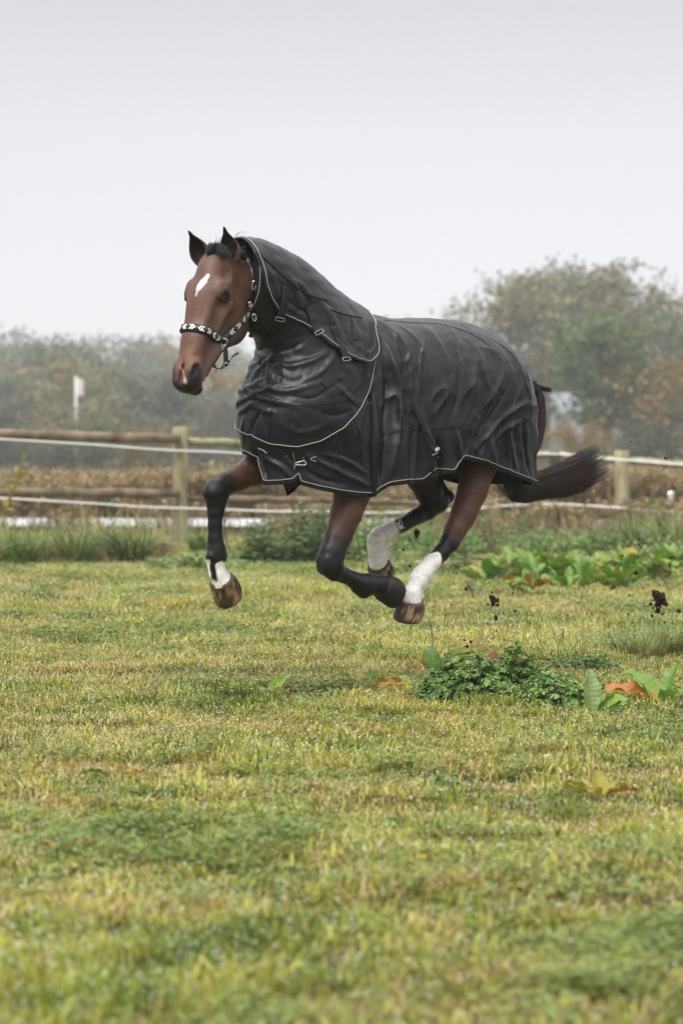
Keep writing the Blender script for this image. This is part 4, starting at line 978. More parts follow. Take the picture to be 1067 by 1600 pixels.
M['dew'] = mat('dew drop', (0.85, 0.88, 0.85), 0.15, 0.6)  # near-white base colour stands in for the glint of clear drops
M['tussock'] = leafmat('tussock grass', [(0.09, 0.15, 0.03), (0.19, 0.25, 0.06), (0.36, 0.31, 0.12)], 1.5, 0.4, 0.25)
M['reed'] = leafmat('dry reed', [(0.13, 0.13, 0.05), (0.24, 0.13, 0.06), (0.44, 0.31, 0.17), (0.30, 0.24, 0.10), (0.14, 0.15, 0.055)], 0.35, 0.7, 0.2, 0.35, 0.4)
M['nettle'] = leafmat('nettle leaf', [(0.06, 0.11, 0.03), (0.12, 0.19, 0.055), (0.20, 0.25, 0.09)], 2.0, 0.45, 0.2)
M['dock'] = leafmat('dock leaf', [(0.08, 0.18, 0.015), (0.15, 0.27, 0.03), (0.25, 0.32, 0.06)], 2.5, 0.32, 0.3, 0.2)
M['dockpale'] = leafmat('pale leaf underside', [(0.17, 0.25, 0.08), (0.26, 0.33, 0.13)], 6, 0.4, 0.3, 0.1)
M['dockyellow'] = leafmat('yellowing leaf', [(0.17, 0.20, 0.015), (0.28, 0.25, 0.02), (0.36, 0.24, 0.03)], 9, 0.4, 0.3, 0.1)
M['dockbrown'] = leafmat('withered leaf', [(0.28, 0.12, 0.04), (0.42, 0.18, 0.03), (0.16, 0.07, 0.03)], 9, 0.55, 0.2, 0.1)
M['weed'] = leafmat('weed leaf', [(0.10, 0.18, 0.035), (0.20, 0.31, 0.08), (0.32, 0.42, 0.17)], 5, 0.4, 0.25)
M['stalk'] = vary(mat('dead stalk', rough=0.7), (0.05, 0.025, 0.016), (0.14, 0.06, 0.04), 10)
M['petal'] = mat('yellow petal', (0.75, 0.55, 0.02), 0.4)
M['stem'] = mat('green stem', (0.08, 0.13, 0.03), 0.5)
M['soil'] = vary(mat('dark soil', rough=0.9, spec=0.2), (0.026, 0.018, 0.012), (0.085, 0.058, 0.038), 60, 4, 0.8, 200)
M['timber'] = vary(mat('weathered round timber', rough=0.8, spec=0.25), (0.085, 0.055, 0.038), (0.27, 0.19, 0.14), 5, 6, 0.5, 40, (1, 1, 1), (0.17, 0.135, 0.075))
M['post'] = vary(mat('algae-stained post', rough=0.85, spec=0.2), (0.17, 0.125, 0.075), (0.40, 0.35, 0.24), 6, 5, 0.5, 40, (2, 2, 0.4), (0.28, 0.26, 0.14))
M['oldpost'] = vary(mat('dark old post', rough=0.85, spec=0.2), (0.03, 0.025, 0.018), (0.09, 0.075, 0.05), 6, 5, 0.5, 40, (2, 2, 0.5))
M['rope'] = mat('white fence rope', (0.80, 0.80, 0.78), 0.5)
M['bark'] = vary(mat('bark', rough=0.9, spec=0.2), (0.035, 0.03, 0.024), (0.09, 0.08, 0.065), 4, 5, 0.5, 20, (1, 1, 0.3))
# ground: turf soil with a little thatch
M['ground'] = mat('turf soil', rough=0.95, spec=0.1); n, l, b = nodes(M['ground'])
g_ = n.new('ShaderNodeNewGeometry'); t1 = n.new('ShaderNodeTexNoise'); t1.inputs['Scale'].default_value = 1.1; t1.inputs['Detail'].default_value = 8; t1.inputs['Roughness'].default_value = 0.7; l.new(g_.outputs['Position'], t1.inputs['Vector'])
r_ = n.new('ShaderNodeValToRGB'); l.new(t1.outputs[0], r_.inputs[0]); r_.color_ramp.elements[0].position = 0.32; r_.color_ramp.elements[0].color = (0.035, 0.042, 0.011, 1); r_.color_ramp.elements[1].position = 0.68; r_.color_ramp.elements[1].color = (0.10, 0.072, 0.03, 1)
t2 = n.new('ShaderNodeTexNoise'); t2.inputs['Scale'].default_value = 60; t2.inputs['Detail'].default_value = 4; l.new(g_.outputs['Position'], t2.inputs['Vector']); bp_ = n.new('ShaderNodeBump'); bp_.inputs['Strength'].default_value = 0.7; bp_.inputs['Distance'].default_value = 0.03; l.new(t2.outputs[0], bp_.inputs['Height']); l.new(bp_.outputs[0], b.inputs['Normal']); l.new(r_.outputs[0], b.inputs['Base Color'])
M['wet'] = vary(mat('wet pale gravel', rough=0.45, spec=0.5), (0.48, 0.48, 0.49), (0.62, 0.62, 0.63), 1.5)

# ------------------------------------------------------------------ ground
def hz(x, y):
    """height of the turf: low, uneven tussocky ground"""
    d = 0.030*noise.noise(Vector((x*0.35, y*0.35, 0)))+0.022*noise.noise(Vector((x*1.3, y*1.3, 4)))+0.026*noise.noise(Vector((x*3.5, y*3.5, 9)))+0.014*noise.noise(Vector((x*9.0, y*9.0, 5)))
    return d*min(1, max(0, (41-y)/12))
xs = np.unique(np.concatenate([np.linspace(-260, -12, 18), np.linspace(-12, -6, 16), np.linspace(-6, 6, 161), np.linspace(6, 12, 16), np.linspace(12, 260, 18)]))
ys = np.unique(np.concatenate([np.linspace(-40, 2, 12), np.linspace(2, 42, 480), np.linspace(42, 70, 30), np.linspace(70, 490, 24)]))
V = np.array([[x, y, hz(x, y)] for y in ys for x in xs]); nx_ = len(xs); i_, j_ = np.meshgrid(np.arange(len(ys)-1), np.arange(nx_-1), indexing='ij'); a_ = (i_*nx_+j_).ravel()
tag(mesh_obj('ground', V, np.stack([a_, a_+1, a_+nx_+1, a_+nx_], 1), M['ground']), kind='structure')
P0, P1 = (-60, 50.5), (60, 38.5)      # a wet road passes behind the paddock
dv = unit(np.array([P1[0]-P0[0], P1[1]-P0[1]])); nv_ = np.array([-dv[1], dv[0]])*2.4; V = []
for t in np.linspace(0, 1, 121):
    for s in (-1, 1): x, y = P0[0]+(P1[0]-P0[0])*t+s*nv_[0], P0[1]+(P1[1]-P0[1])*t+s*nv_[1]; V.append((x, y, 0.06))
tag(mesh_obj('road', np.array(V), [[2*i, 2*i+2, 2*i+3, 2*i+1] for i in range(120)], M['wet']), kind='structure')

# ------------------------------------------------------------------ scattering
def proto(name, VF_m):
    V, F, mi, ms = [], [], [], []; o = 0
    for (v, f, m) in VF_m:
        if m not in ms: ms.append(m)
        V.append(np.asarray(v)); F += [[i+o for i in q] for q in f]; mi += [ms.index(m)]*len(f); o += len(v)
    me = bpy.data.meshes.new(name); me.from_pydata([tuple(map(float, p)) for p in np.concatenate(V)], [], F)
    for m in ms: me.materials.append(m)
    me.polygons.foreach_set('material_index', mi); me.polygons.foreach_set('use_smooth', [True]*len(F)); me.update(); return me
def scatter(name, label, cat, P, rz, sc_, idx, meshes):
    c = bpy.data.collections.new(name+'_kinds')
    for i, me in enumerate(meshes): o = bpy.data.objects.new('%s_kind_%02d' % (name, i), me); c.objects.link(o)
    me = bpy.data.meshes.new(name); me.vertices.add(len(P)); me.vertices.foreach_set('co', np.asarray(P, np.float32).ravel())
    a = me.attributes.new('turn', 'FLOAT_VECTOR', 'POINT'); a.data.foreach_set('vector', np.asarray(rz, np.float32).ravel())
    a = me.attributes.new('size', 'FLOAT_VECTOR', 'POINT'); a.data.foreach_set('vector', np.asarray(sc_, np.float32).ravel())
    a = me.attributes.new('which', 'INT', 'POINT'); a.data.foreach_set('value', np.asarray(idx, np.int32)); me.update()
    o = bpy.data.objects.new(name, me); COL.objects.link(o); tag(o, label, cat, kind='stuff')
    gt = bpy.data.node_groups.new(name, 'GeometryNodeTree'); gt.interface.new_socket('Geometry', in_out='INPUT', socket_type='NodeSocketGeometry'); gt.interface.new_socket('Geometry', in_out='OUTPUT', socket_type='NodeSocketGeometry')
    n = gt.nodes; l = gt.links; gi, go_ = n.new('NodeGroupInput'), n.new('NodeGroupOutput'); ip = n.new('GeometryNodeInstanceOnPoints'); ci = n.new('GeometryNodeCollectionInfo')
    ci.inputs['Collection'].default_value = c; ci.inputs['Separate Children'].default_value = True; ci.inputs['Reset Children'].default_value = True
    ip.inputs['Pick Instance'].default_value = True
    def attr(nm, ty): q = n.new('GeometryNodeInputNamedAttribute'); q.data_type = ty; q.inputs['Name'].default_value = nm; return q.outputs[0]
    l.new(gi.outputs[0], ip.inputs['Points']); l.new(ci.outputs[0], ip.inputs['Instance']); l.new(attr('which', 'INT'), ip.inputs['Instance Index'])
    l.new(attr('turn', 'FLOAT_VECTOR'), ip.inputs['Rotation']); l.new(attr('size', 'FLOAT_VECTOR'), ip.inputs['Scale']); l.new(ip.outputs[0], go_.inputs[0])
    md = o.modifiers.new('scatter', 'NODES'); md.node_group = gt; return o
def blade(x, y, h, w_, lean, az, seg=3, curl=1.0):
    V, F = [], []; dx, dy = math.cos(az), math.sin(az); sx, sy = -dy, dx
    for i in range(seg+1):
        t = i/seg; r = lean*h*t**(1+curl); z = h*t*(1-0.35*lean*t); ww = w_*(1-t**1.6)/2
        c = (x+dx*r, y+dy*r, z)
        if i < seg: V += [(c[0]-sx*ww, c[1]-sy*ww, z), (c[0]+sx*ww, c[1]+sy*ww, z)]
        else: V.append(c)
    for i in range(seg-1): F.append([2*i, 2*i+1, 2*i+3, 2*i+2])
    F.append([2*seg-2, 2*seg-1, 2*seg]); return V, F
def tuft(n_, rad, h0, h1, w_, lean, straw=0.08, dew=0, seed=0):
    r = random.Random(seed); parts = []
    for _ in range(n_):
        a, q = r.uniform(0, 6.283), rad*math.sqrt(r.random()); h = r.uniform(h0, h1)
        v, f = blade(q*math.cos(a), q*math.sin(a), h, w_*r.uniform(0.7, 1.3), r.uniform(0.15, lean), r.uniform(0, 6.283)); parts.append((v, f, M['straw'] if r.random() < straw else M['grass']))
    for _ in range(dew):
        a, q = r.uniform(0, 6.283), rad*math.sqrt(r.random()); c = np.array([q*math.cos(a), q*math.sin(a), r.uniform(h0*0.6, h1*0.85)]); s = r.uniform(0.0014, 0.0026)
        parts.append((c+s*np.array([[1, 0, 0], [-1, 0, 0], [0, 1, 0], [0, -1, 0], [0, 0, 1], [0, 0, -1]]), [[0, 2, 4], [2, 1, 4], [1, 3, 4], [3, 0, 4], [2, 0, 5], [1, 2, 5], [3, 1, 5], [0, 3, 5]], M['dew']))
    return parts
def leaflet(c, R_, L_, w_):
    """small folded oval leaf"""
    pts = np.array([(0, 0, 0), (0.4, 0.5, 0.08), (0.85, 0.32, 0.05), (1, 0, 0), (0.85, -0.32, 0.05), (0.4, -0.5, 0.08), (0.5, 0, -0.03)])*np.array([L_, w_, L_])
    return pts@R_.T+c, [[0, 6, 1], [1, 6, 2], [2, 6, 3], [3, 6, 4], [4, 6, 5], [5, 6, 0]]
def rotm(az, el, roll=0.0):
    return np.array(Matrix.Rotation(az, 3, 'Z')@Matrix.Rotation(-el, 3, 'Y')@Matrix.Rotation(roll, 3, 'X'))
def clover(seed, n_=26, rad=0.09):
    r = random.Random(seed); parts = []
    for _ in range(n_):
        a, q = r.uniform(0, 6.283), rad*math.sqrt(r.random()); c = np.array([q*math.cos(a), q*math.sin(a), r.uniform(0.02, 0.05)]); z0 = r.uniform(0, 6.283); s = r.uniform(0.008, 0.015)
        for k in range(3): parts.append((*leaflet(c, rotm(z0+k*2.094, r.uniform(-0.2, 0.4)), s, s*0.9), M['clover']))
    return parts+tuft(10, rad, 0.02, 0.05, 0.0035, 1.0, 0.1, 0, seed)
kinds = [proto('grass_tuft', tuft(60, 0.10, 0.012, 0.042, 0.0050, 1.9, 0.12, 4, s)) for s in range(5)]+[proto('tall_tuft', tuft(56, 0.075, 0.03, 0.068, 0.0048, 1.5, 0.12, 4, 11+s)) for s in range(2)]
kinds += [proto('straw_tuft', tuft(40, 0.11, 0.008, 0.032, 0.0048, 2.4, 0.6, 2, 21+s)) for s in range(2)]+[proto('clover_tuft', clover(31+s)) for s in range(2)]
Pn, Rn, Sn, In = [], [], [], []
y = 4.6
while y < 39.5:
    step = 0.5; half = max(1.0, 0.1267*y+0.45); dens = 330 if y < 9 else (330 if y < 17 else (210 if y < 31 else 130)); m_ = int(dens*step*2*half)
    xx = rng.uniform(-half, half, m_); yy = rng.uniform(y, y+step, m_)
    for a, b in zip(xx, yy):
        q = noise.noise(Vector((a*1.1, b*1.1, 2.0))); q2 = noise.noise(Vector((a*0.5, b*0.5, 7.0))); u = random.random()
        q3 = noise.noise(Vector((a*3.5, b*3.5, 9)))+0.6*noise.noise(Vector((a*9, b*9, 5)))
        if q3 < -0.28 and random.random() < 0.75 and b < 31: continue
        if q2+0.5*q > 0.28: k = 5+int(u*2) if u < 0.85 else int(random.random()*5)
        elif q2 < -0.22: k = 7+int(random.random()*2) if u < 0.62 else int(random.random()*5)
        elif q > 0.25 and u < 0.5: k = 9+int(random.random()*2)
        else: k = int(random.random()*5) if u < 0.86 else (7+int(random.random()*4))
        s = random.uniform(0.65, 1.3)*(1+0.35*max(-0.5, min(1, q3)))*(1 if b < 17 else (1.25 if b < 31 else 1.2))
        Pn.append((a, b, hz(a, b)-0.004)); Rn.append((random.uniform(-0.15, 0.15), random.uniform(-0.15, 0.15), random.uniform(0, 6.283))); Sn.append((s, s, s*random.uniform(0.75, 1.2))); In.append(k)
    y += step
scatter('meadow_grass', 'short dewy meadow grass covering the paddock under the horse', 'grass', Pn, Rn, Sn, In, kinds)
# dry tall grass and reeds beyond the fence
def reeds(seed):
    r = random.Random(seed); parts = []
    for _ in range(26):
        a, q = r.uniform(0, 6.283), 0.22*math.sqrt(r.random()); parts.append((*blade(q*math.cos(a), q*math.sin(a), r.uniform(0.3, 0.85), r.uniform(0.010, 0.022), r.uniform(0.2, 1.0), r.uniform(0, 6.283), 4, 1.4), M['reed']))
    for _ in range(5):
        a = r.uniform(0, 6.283); h = r.uniform(0.7, 1.0); x, y_ = 0.15*math.cos(a), 0.15*math.sin(a); parts.append((*tube([(x, y_, 0), (x*1.3, y_*1.3, h*0.6), (x*1.9, y_*1.9, h)], [0.005, 0.004, 0.002], 4), M['reed']))
        for k in range(9): parts.append((*leaflet(np.array([x*1.8, y_*1.8, h*0.85])+np.array([r.gauss(0, 0.03), r.gauss(0, 0.03), r.gauss(0, 0.06)]), rotm(r.uniform(0, 6.28), r.uniform(-0.5, 1.2)), 0.07, 0.03), M['reed']))
    return parts
kinds = [proto('reed_clump', reeds(s)) for s in range(5)]
Pn, Rn, Sn, In = [], [], [], []
def road_y(x): return P0[1]+(P1[1]-P0[1])*(x-P0[0])/(P1[0]-P0[0])
for _ in range(5200):
    x = random.uniform(-9, 9); d = random.random(); yr = road_y(x)
    y_ = yr+2.9+d*d*22 if random.random() < 0.82 else yr-2.8-random.random()*3.0
    if y_ < yr and (x < -0.8 and random.random() < 0.8 or x < 4 and random.random() < 0.4): continue
    if y_ < 38: continue
    tall = (0.72+0.35*noise.noise(Vector((x*0.5, y_*0.2, 1))))*(0.72 if y_ > yr else 0.5)*(1.0 if x < 0 else 1.0)
    Pn.append((x, y_, 0)); Rn.append((random.uniform(-0.15, 0.15), random.uniform(-0.15, 0.15), random.uniform(0, 6.28))); s = random.uniform(0.8, 1.3); Sn.append((s*1.1, s*1.1, s*max(0.3, tall)*1.15)); In.append(random.randrange(5))
for _ in range(150):
    px = random.uniform(-40, 260); p = ground_at(px, random.uniform(862, 886)); Pn.append((p[0], p[1], 0)); Rn.append((random.uniform(-0.3, 0.3), random.uniform(-0.3, 0.3), random.uniform(0, 6.28))); s = random.uniform(0.35, 0.6); Sn.append((s, s, s*random.uniform(0.2, 0.45))); In.append(random.randrange(5))
for _ in range(60):
    px = random.uniform(640, 1100); p = ground_at(px, random.uniform(842, 862)); Pn.append((p[0], p[1], 0)); Rn.append((random.uniform(-0.3, 0.3), random.uniform(-0.3, 0.3), random.uniform(0, 6.28))); s = random.uniform(0.4, 0.7); Sn.append((s, s, s*random.uniform(0.5, 1.0))); In.append(random.randrange(5))
scatter('dry_reeds', 'tall tan dry grass and reeds growing beyond the fence', 'dry grass', Pn, Rn, Sn, In, kinds)

# ------------------------------------------------------------------ fence
fence = tag(empty('paddock_fence', ground_at(282, 852)), 'round timber paddock fence with two rails and white ropes across the background', 'fence')
FO = np.array(fence.location)
def fpart(name, VF, m): v, f = VF; return mesh_obj(name, np.asarray(v)-FO, f, m, fence)
def fence_post(x, ytop, ybase, Y, r, m):
    p = at(x, ytop, Y); b = np.array([p[0], p[1], -0.3]); pts = np.linspace(b, p, 9); pts[1:-1, 0] += np.array([random.gauss(0, 0.003) for _ in range(7)])
    pts = np.concatenate([pts, [p+np.array([0, 0, 0.012])]]); return fpart('post', tube(pts, [r]*8+[r*0.99, r*0.9], 18), m)
YL, YR = 35.7, 39.5
fence_post(282, 669, 852, YL, 0.082, M['post']); fence_post(866, 707, 838, YR, 0.066, M['oldpost']); fence_post(971, 706, 838, YR-0.3, 0.088, M['post'])
fence_post(-330, 655, 870, YL-2.6, 0.08, M['post']); fence_post(560, 694, 845, 37.3, 0.075, M['post']); fence_post(1230, 708, 840, YR-0.5, 0.08, M['post'])
def rail(a, b, r, m='timber', k=14):
    pts = np.linspace(at(*a), at(*b), k); pts[1:-1, 2] += np.array([random.gauss(0, 0.006) for _ in range(k-2)]); rr = [r*random.uniform(0.93, 1.07) for _ in range(k)]; return fpart('rail', tube(pts, rr, 14), M[m])
rail((-330, 668, YL-2.85), (279, 686, YL-0.13), 0.056); rail((-330, 767, YL-2.85), (279, 771, YL-0.13), 0.050)
rail((285, 689, YL+0.13), (560, 699, 37.45), 0.046, 'post'); rail((285, 779, YL+0.13), (560, 783, 37.45), 0.04)
rail((560, 700, 37.45), (868, 711, YR+0.1), 0.045, 'post'); rail((560, 783, 37.4), (868, 796, YR+0.1), 0.035)
rail((866, 711, YR+0.1), (973, 720, YR-0.18), 0.042, 'post'); rail((968, 718, YR-0.2), (1230, 738, YR-0.6), 0.045, 'post'); rail((968, 790, YR-0.2), (1230, 797, YR-0.6), 0.035)
def rope(pts, r=0.010):
    P = spline(np.array([at(*p) for p in pts]), 60); P[:, 2] += np.array([0.004*math.sin(i*0.9) for i in range(60)]); return fpart('rope', tube(P, r, 7), M['rope'])
rope([(-330, 676, YL-3.0), (0, 686, YL-1.6), (140, 695, YL-0.9), (279, 704, YL-0.24), (370, 708, 36.0), (560, 716, 37.0), (700, 716, 38.2), (870, 709, YR-0.2), (970, 719, YR-0.6), (1230, 736, YR-1.0)])
rope([(-330, 766, YL-3.0), (0, 778, YL-1.6), (140, 787, YL-0.9), (279, 794, YL-0.24), (440, 799, 36.4), (590, 801, 37.2), (700, 797, 38.2), (800, 790, 38.9), (870, 787, YR-0.2), (970, 794, YR-0.6), (1067, 801, YR-0.8), (1230, 806, YR-1.0)], 0.011)

# ------------------------------------------------------------------ weeds along the fence
def put(o, p, rz=0.0, s=1.0): o.location = [float(v) for v in p]; o.rotation_euler = (0, 0, rz); o.scale = (s, s, s); return o
def dup(root, p, rz, s, label=None):
    r = root.copy(); COL.objects.link(r); put(r, p, rz, s)
    for ch in root.children: c = ch.copy(); COL.objects.link(c); c.parent = r
    if label: r['label'] = label
    return r
def on_ground(px, py): p = ground_at(px, py); p[2] = hz(p[0], p[1]); return p
def tussock(seed, n_=260, h=0.5):
    r = random.Random(seed); parts = []
    for _ in range(n_):
        a, q = r.uniform(0, 6.283), 0.16*math.sqrt(r.random()); parts.append(blade(q*math.cos(a), q*math.sin(a), r.uniform(0.45, 1.0)*h, r.uniform(0.006, 0.011), r.uniform(0.4, 1.7), a+r.gauss(0, 0.8), 5, 1.1))
    return join([(np.array(v), f) for v, f in parts])
TUS = [tussock(s) for s in (1, 2, 3)]
def make_tussock(px, py, s, label, k=0):
    e = tag(empty('grass_tussock', on_ground(px, py)), label, 'grass tussock', 'long grass tussocks along the fence'); e.scale = (s*1.4, s*1.4, s*(1.6 if py < 900 else 1.3)); e.rotation_euler = (0, 0, random.uniform(0, 6))
    f = mesh_obj('blades', *TUS[k % 3], M['tussock'], e); f['kind'] = 'stuff'; return e
for i, (px, py, s, lb) in enumerate([(22, 886, 0.95, 'dark long-bladed grass tussock at the far left edge below the fence'), (75, 880, 0.8, 'arching grass tussock second from the left edge below the fence'), (120, 884, 0.85, 'mixed green and tan grass tussock in the middle of the left fence strip'),
        (168, 876, 0.95, 'tall grass tussock left of the near fence post'), (205, 882, 0.9, 'dark arching grass tussock closest to the left fence post'), (238, 873, 0.6, 'small grass tuft at the left foot of the near fence post'), (320, 864, 0.7, 'pale dry tuft just right of the near fence post'),
        (1010, 868, 0.9, 'grass tussock on the fence line below the right post'), (1060, 872, 1.05, 'dark green grass tussock at the right edge by the fence'), (655, 862, 0.7, 'tuft of long grass seen between the horse\'s hind legs'), (940, 862, 0.6, 'short tuft left of the right fence tussock'),
        (1010, 1034, 0.42, 'dark green tussock in the open paddock at the right edge'), (1050, 1030, 0.45, 'dark green tussock touching the right picture edge in the paddock'), (975, 1030, 0.3, 'small dark tussock left of the right paddock tussocks'), (-40, 890, 0.9, 'tussock just outside the left edge'), (70, 946, 0.28, 'low dark tuft in the grass at far left')]):
    make_tussock(px, py, s, lb, i)
def bush_mesh(seed, w_, h, n_, L_):
    """leafy herb: stems with pairs of leaves"""
    r = random.Random(seed); leaves, stems = [], []
    for _ in range(n_):
        a, q = r.uniform(0, 6.283), w_*0.45*math.sqrt(r.random()); b = np.array([q*math.cos(a), q*math.sin(a), 0]); hh = h*r.uniform(0.5, 1.0)*(1-0.45*(q/w_/0.45)**2); t_ = b*1.35+np.array([r.gauss(0, 0.04), r.gauss(0, 0.04), hh])
        stems.append(tube([b, (b+t_)/2+np.array([r.gauss(0, 0.01), r.gauss(0, 0.01), 0]), t_], [0.004, 0.003, 0.0015], 4)); z0 = r.uniform(0, 6.28)
        for k in range(max(4, int(hh/0.05))):
            t = (k+1.5)/max(4, int(hh/0.05)); p = b+(t_-b)*min(t, 1)
            for s in (0, math.pi): leaves.append(leaflet(p, rotm(z0+k*1.57+s, r.uniform(-0.4, 0.3)), L_*r.uniform(0.7, 1.2)*(1.25-0.6*t), L_*0.55*(1.25-0.6*t)))
    return join(leaves), join(stems)
def herb(name, px, py, w_, h, n_, L_, label, cat, m='nettle', seed=0, group=None):
    e = tag(empty(name, on_ground(px, py)), label, cat, group, 'thing'); lv, st = bush_mesh(seed, w_, h, n_, L_); f = mesh_obj('foliage', *lv, M[m], e); f['kind'] = 'stuff'; mesh_obj('stems', *st, M['stem'], e)['kind'] = 'stuff'; return e
herb('nettle_clump', 455, 884, 0.75, 0.66, 60, 0.10, 'big dark green nettle clump behind the gap between the forelegs', 'nettles', seed=1)
herb('nettle_clump', 520, 880, 0.6, 0.62, 46, 0.10, 'nettle clump behind the folded near foreleg', 'nettles', seed=2)
herb('nettle_clump', 405, 886, 0.5, 0.42, 34, 0.09, 'low nettle clump just right of the straight foreleg', 'nettles', seed=3)
herb('nettle_clump', 690, 880, 0.7, 0.42, 40, 0.08, 'pale leafy weed clump behind the near hind leg', 'weeds', 'weed', seed=4)
herb('nettle_clump', 745, 872, 0.7, 0.45, 40, 0.08, 'leafy weed clump right of the near hind leg by the dead stalks', 'weeds', 'weed', seed=5)
herb('nettle_clump', 575, 884, 0.6, 0.40, 34, 0.08, 'leafy weeds behind the far hind hoof', 'weeds', 'weed', seed=6)
herb('weed_clump', 290, 892, 0.55, 0.16, 40, 0.09, 'low grey-green leafy weeds at the foot of the near fence post', 'weeds', 'weed', seed=7)
herb('weed_clump', 360, 893, 0.45, 0.16, 36, 0.09, 'low grey-green weeds behind the straight foreleg\'s fetlock', 'weeds', 'weed', seed=8)
herb('weed_clump', 630, 900, 0.6, 0.2, 36, 0.08, 'low weeds behind the hind hooves', 'weeds', 'weed', seed=9)
herb('weed_clump', 900, 866, 0.9, 0.3, 50, 0.08, 'leafy weeds on the fence line left of the light right post', 'weeds', 'weed', seed=10)
for i, (px, py, w_, h_, lb) in enumerate([(610, 868, 0.8, 0.5, 'tall leafy weeds seen between the folded foreleg and the far hind leg'), (790, 862, 0.9, 0.42, 'tangled weeds under the tail among dead stalks'), (850, 868, 0.9, 0.36, 'tangled weeds behind the middle of the dock patch'), (985, 862, 0.9, 0.42, 'tangled dark weeds right of the light post'), (1045, 880, 0.8, 0.36, 'tangled weeds at the right edge behind the docks'), (725, 905, 0.6, 0.22, 'low leafy weeds right of the near hind cannon'), (560, 868, 0.7, 0.55, 'tall weeds just left of the far hind fetlock')]):
    herb('weed_clump', px, py, w_, h_, 56, 0.075, lb, 'weeds', 'nettle' if i % 2 else 'weed', seed=20+i)
# dock leaves
def leaf_mesh(name, L_, w_, bend, wave, seed, m):
    r = random.Random(seed); V, F, nu, nv2 = [], [], 11, 7
    for i in range(nu):
        t = i/(nu-1); prof = (math.sin(math.pi*min(1, 0.06+0.94*t)**0.72)**0.8)*(1 if t < 0.97 else 0.4); ang = bend*t*t
        cx = L_*(t-0.12*bend*t**3); cz = L_*(0.42*t-0.5*bend*t*t)*0.9
        for j in range(nv2):
            q = j/(nv2-1)*2-1; wv = wave*math.sin(t*17+r.uniform(-0.6, 0.6)+(3 if q > 0 else 0))*abs(q)**2*w_
            V.append((cx, q*w_*prof*0.5, cz+abs(q)**1.3*w_*0.22*prof+wv-0.02*w_*(abs(q) < 0.1)))
    F = [[i*nv2+j, (i+1)*nv2+j, (i+1)*nv2+j+1, i*nv2+j+1] for i in range(nu-1) for j in range(nv2-1)]
    me = mesh_obj(name, V, F, m).data; o = bpy.data.objects[-1] if False else None
    for ob in [ob for ob in COL.objects if ob.data == me]: bpy.data.objects.remove(ob)
    return me
for c in ('dock', 'dockpale', 'dockyellow', 'dockbrown'):
    n, l, b = nodes(M[c]); tcn = n.new('ShaderNodeTexCoord'); wv = n.new('ShaderNodeTexWave'); wv.wave_type = 'BANDS'; wv.bands_direction = 'X'; wv.inputs['Scale'].default_value = 3.2; wv.inputs['Distortion'].default_value = 5.0; wv.inputs['Detail'].default_value = 2.0; l.new(tcn.outputs['Object'], wv.inputs['Vector'])
    bp = n.new('ShaderNodeBump'); bp.inputs['Strength'].default_value = 0.10; bp.inputs['Distance'].default_value = 0.02; l.new(wv.outputs[1], bp.inputs['Height']); l.new(bp.outputs[0], b.inputs['Normal'])
LEAF = {}
for c in ('dock', 'dockpale', 'dockyellow', 'dockbrown'):
    LEAF[c] = [leaf_mesh('dock_leaf', 1.0, 0.42, b_, 0.10 if c != 'dockbrown' else 0.13, s, M[c]) for s, b_ in ((1, 0.5), (2, 0.9), (3, 1.3))]
def dock(px, py, leaves, label, cat='dock plant', group=None, rnd=None, ln=0.2):
    """leaves: (azimuth, elevation, length, colour); or rnd=(count, mix) for a loose rosette"""
    e = tag(empty('dock_plant', on_ground(px, py)), label, cat, group); r = random.Random(int(px*7+py))
    if rnd: leaves = [(r.uniform(0, 6.28), r.uniform(0.0, 1.15), ln*r.uniform(0.6, 1.2), r.choice(rnd[1])) for _ in range(rnd[0])]
    for az, el, L_, c in leaves:
        o = bpy.data.objects.new('leaf', r.choice(LEAF[c])); COL.objects.link(o); o.parent = e; o.rotation_euler = (r.uniform(-0.4, 0.4), -el+0.15, az); sp_ = 0.02+(0.12*r.random() if rnd else 0); o.location = (sp_*math.cos(az), sp_*math.sin(az), 0.022+(0.10*r.random() if rnd else 0)); o.scale = (L_, L_*r.uniform(0.8, 1.15), L_)
    return e
G3 = ['dock']*7+['dockpale', 'dockyellow']
for i, (px, py, n_, ln, lb) in enumerate([(800, 905, 11, 0.24, 'broad-leaved dock at the left end of the dock patch behind the tail'), (838, 915, 12, 0.24, 'dock plant with pale leaf in front of the left dock patch'), (870, 900, 12, 0.25, 'dock plant in the middle of the dock patch below the dark post'), (905, 912, 13, 0.25, 'bright green dock plant below the light right post'),
        (945, 900, 12, 0.26, 'tall-leaved dock plant under the right fence span'), (985, 905, 11, 0.25, 'dock plant left of the large flying clod'), (1020, 912, 10, 0.22, 'dock plant behind the large flying clod'), (1055, 900, 12, 0.25, 'dock plant at the right edge of the dock patch'), (760, 915, 8, 0.18, 'small dock plant below the dead stalks'), (890, 925, 9, 0.18, 'low dock plant at the front of the patch'), (830, 936, 7, 0.16, 'yellowing low dock plant nearest the paddock'), (960, 925, 8, 0.2, 'low dock plant in front below the right fence span')]):
    dock(px, py, None, lb, group='docks in the patch by the fence', rnd=(n_+16, G3 if i != 10 else G3+['dockyellow']*4+['dockbrown']*2), ln=ln*0.95)
PI = math.pi
dock(372, 1082, [(3.0, 0.15, 0.166, 'dockyellow'), (2.2, 0.3, 0.153, 'dock'), (0.3, 0.2, 0.153, 'dock'), (1.2, 0.35, 0.128, 'dockbrown'), (0.0, 0.05, 0.128, 'dockyellow')], 'low dock with brown and green leaves in the grass left of centre')
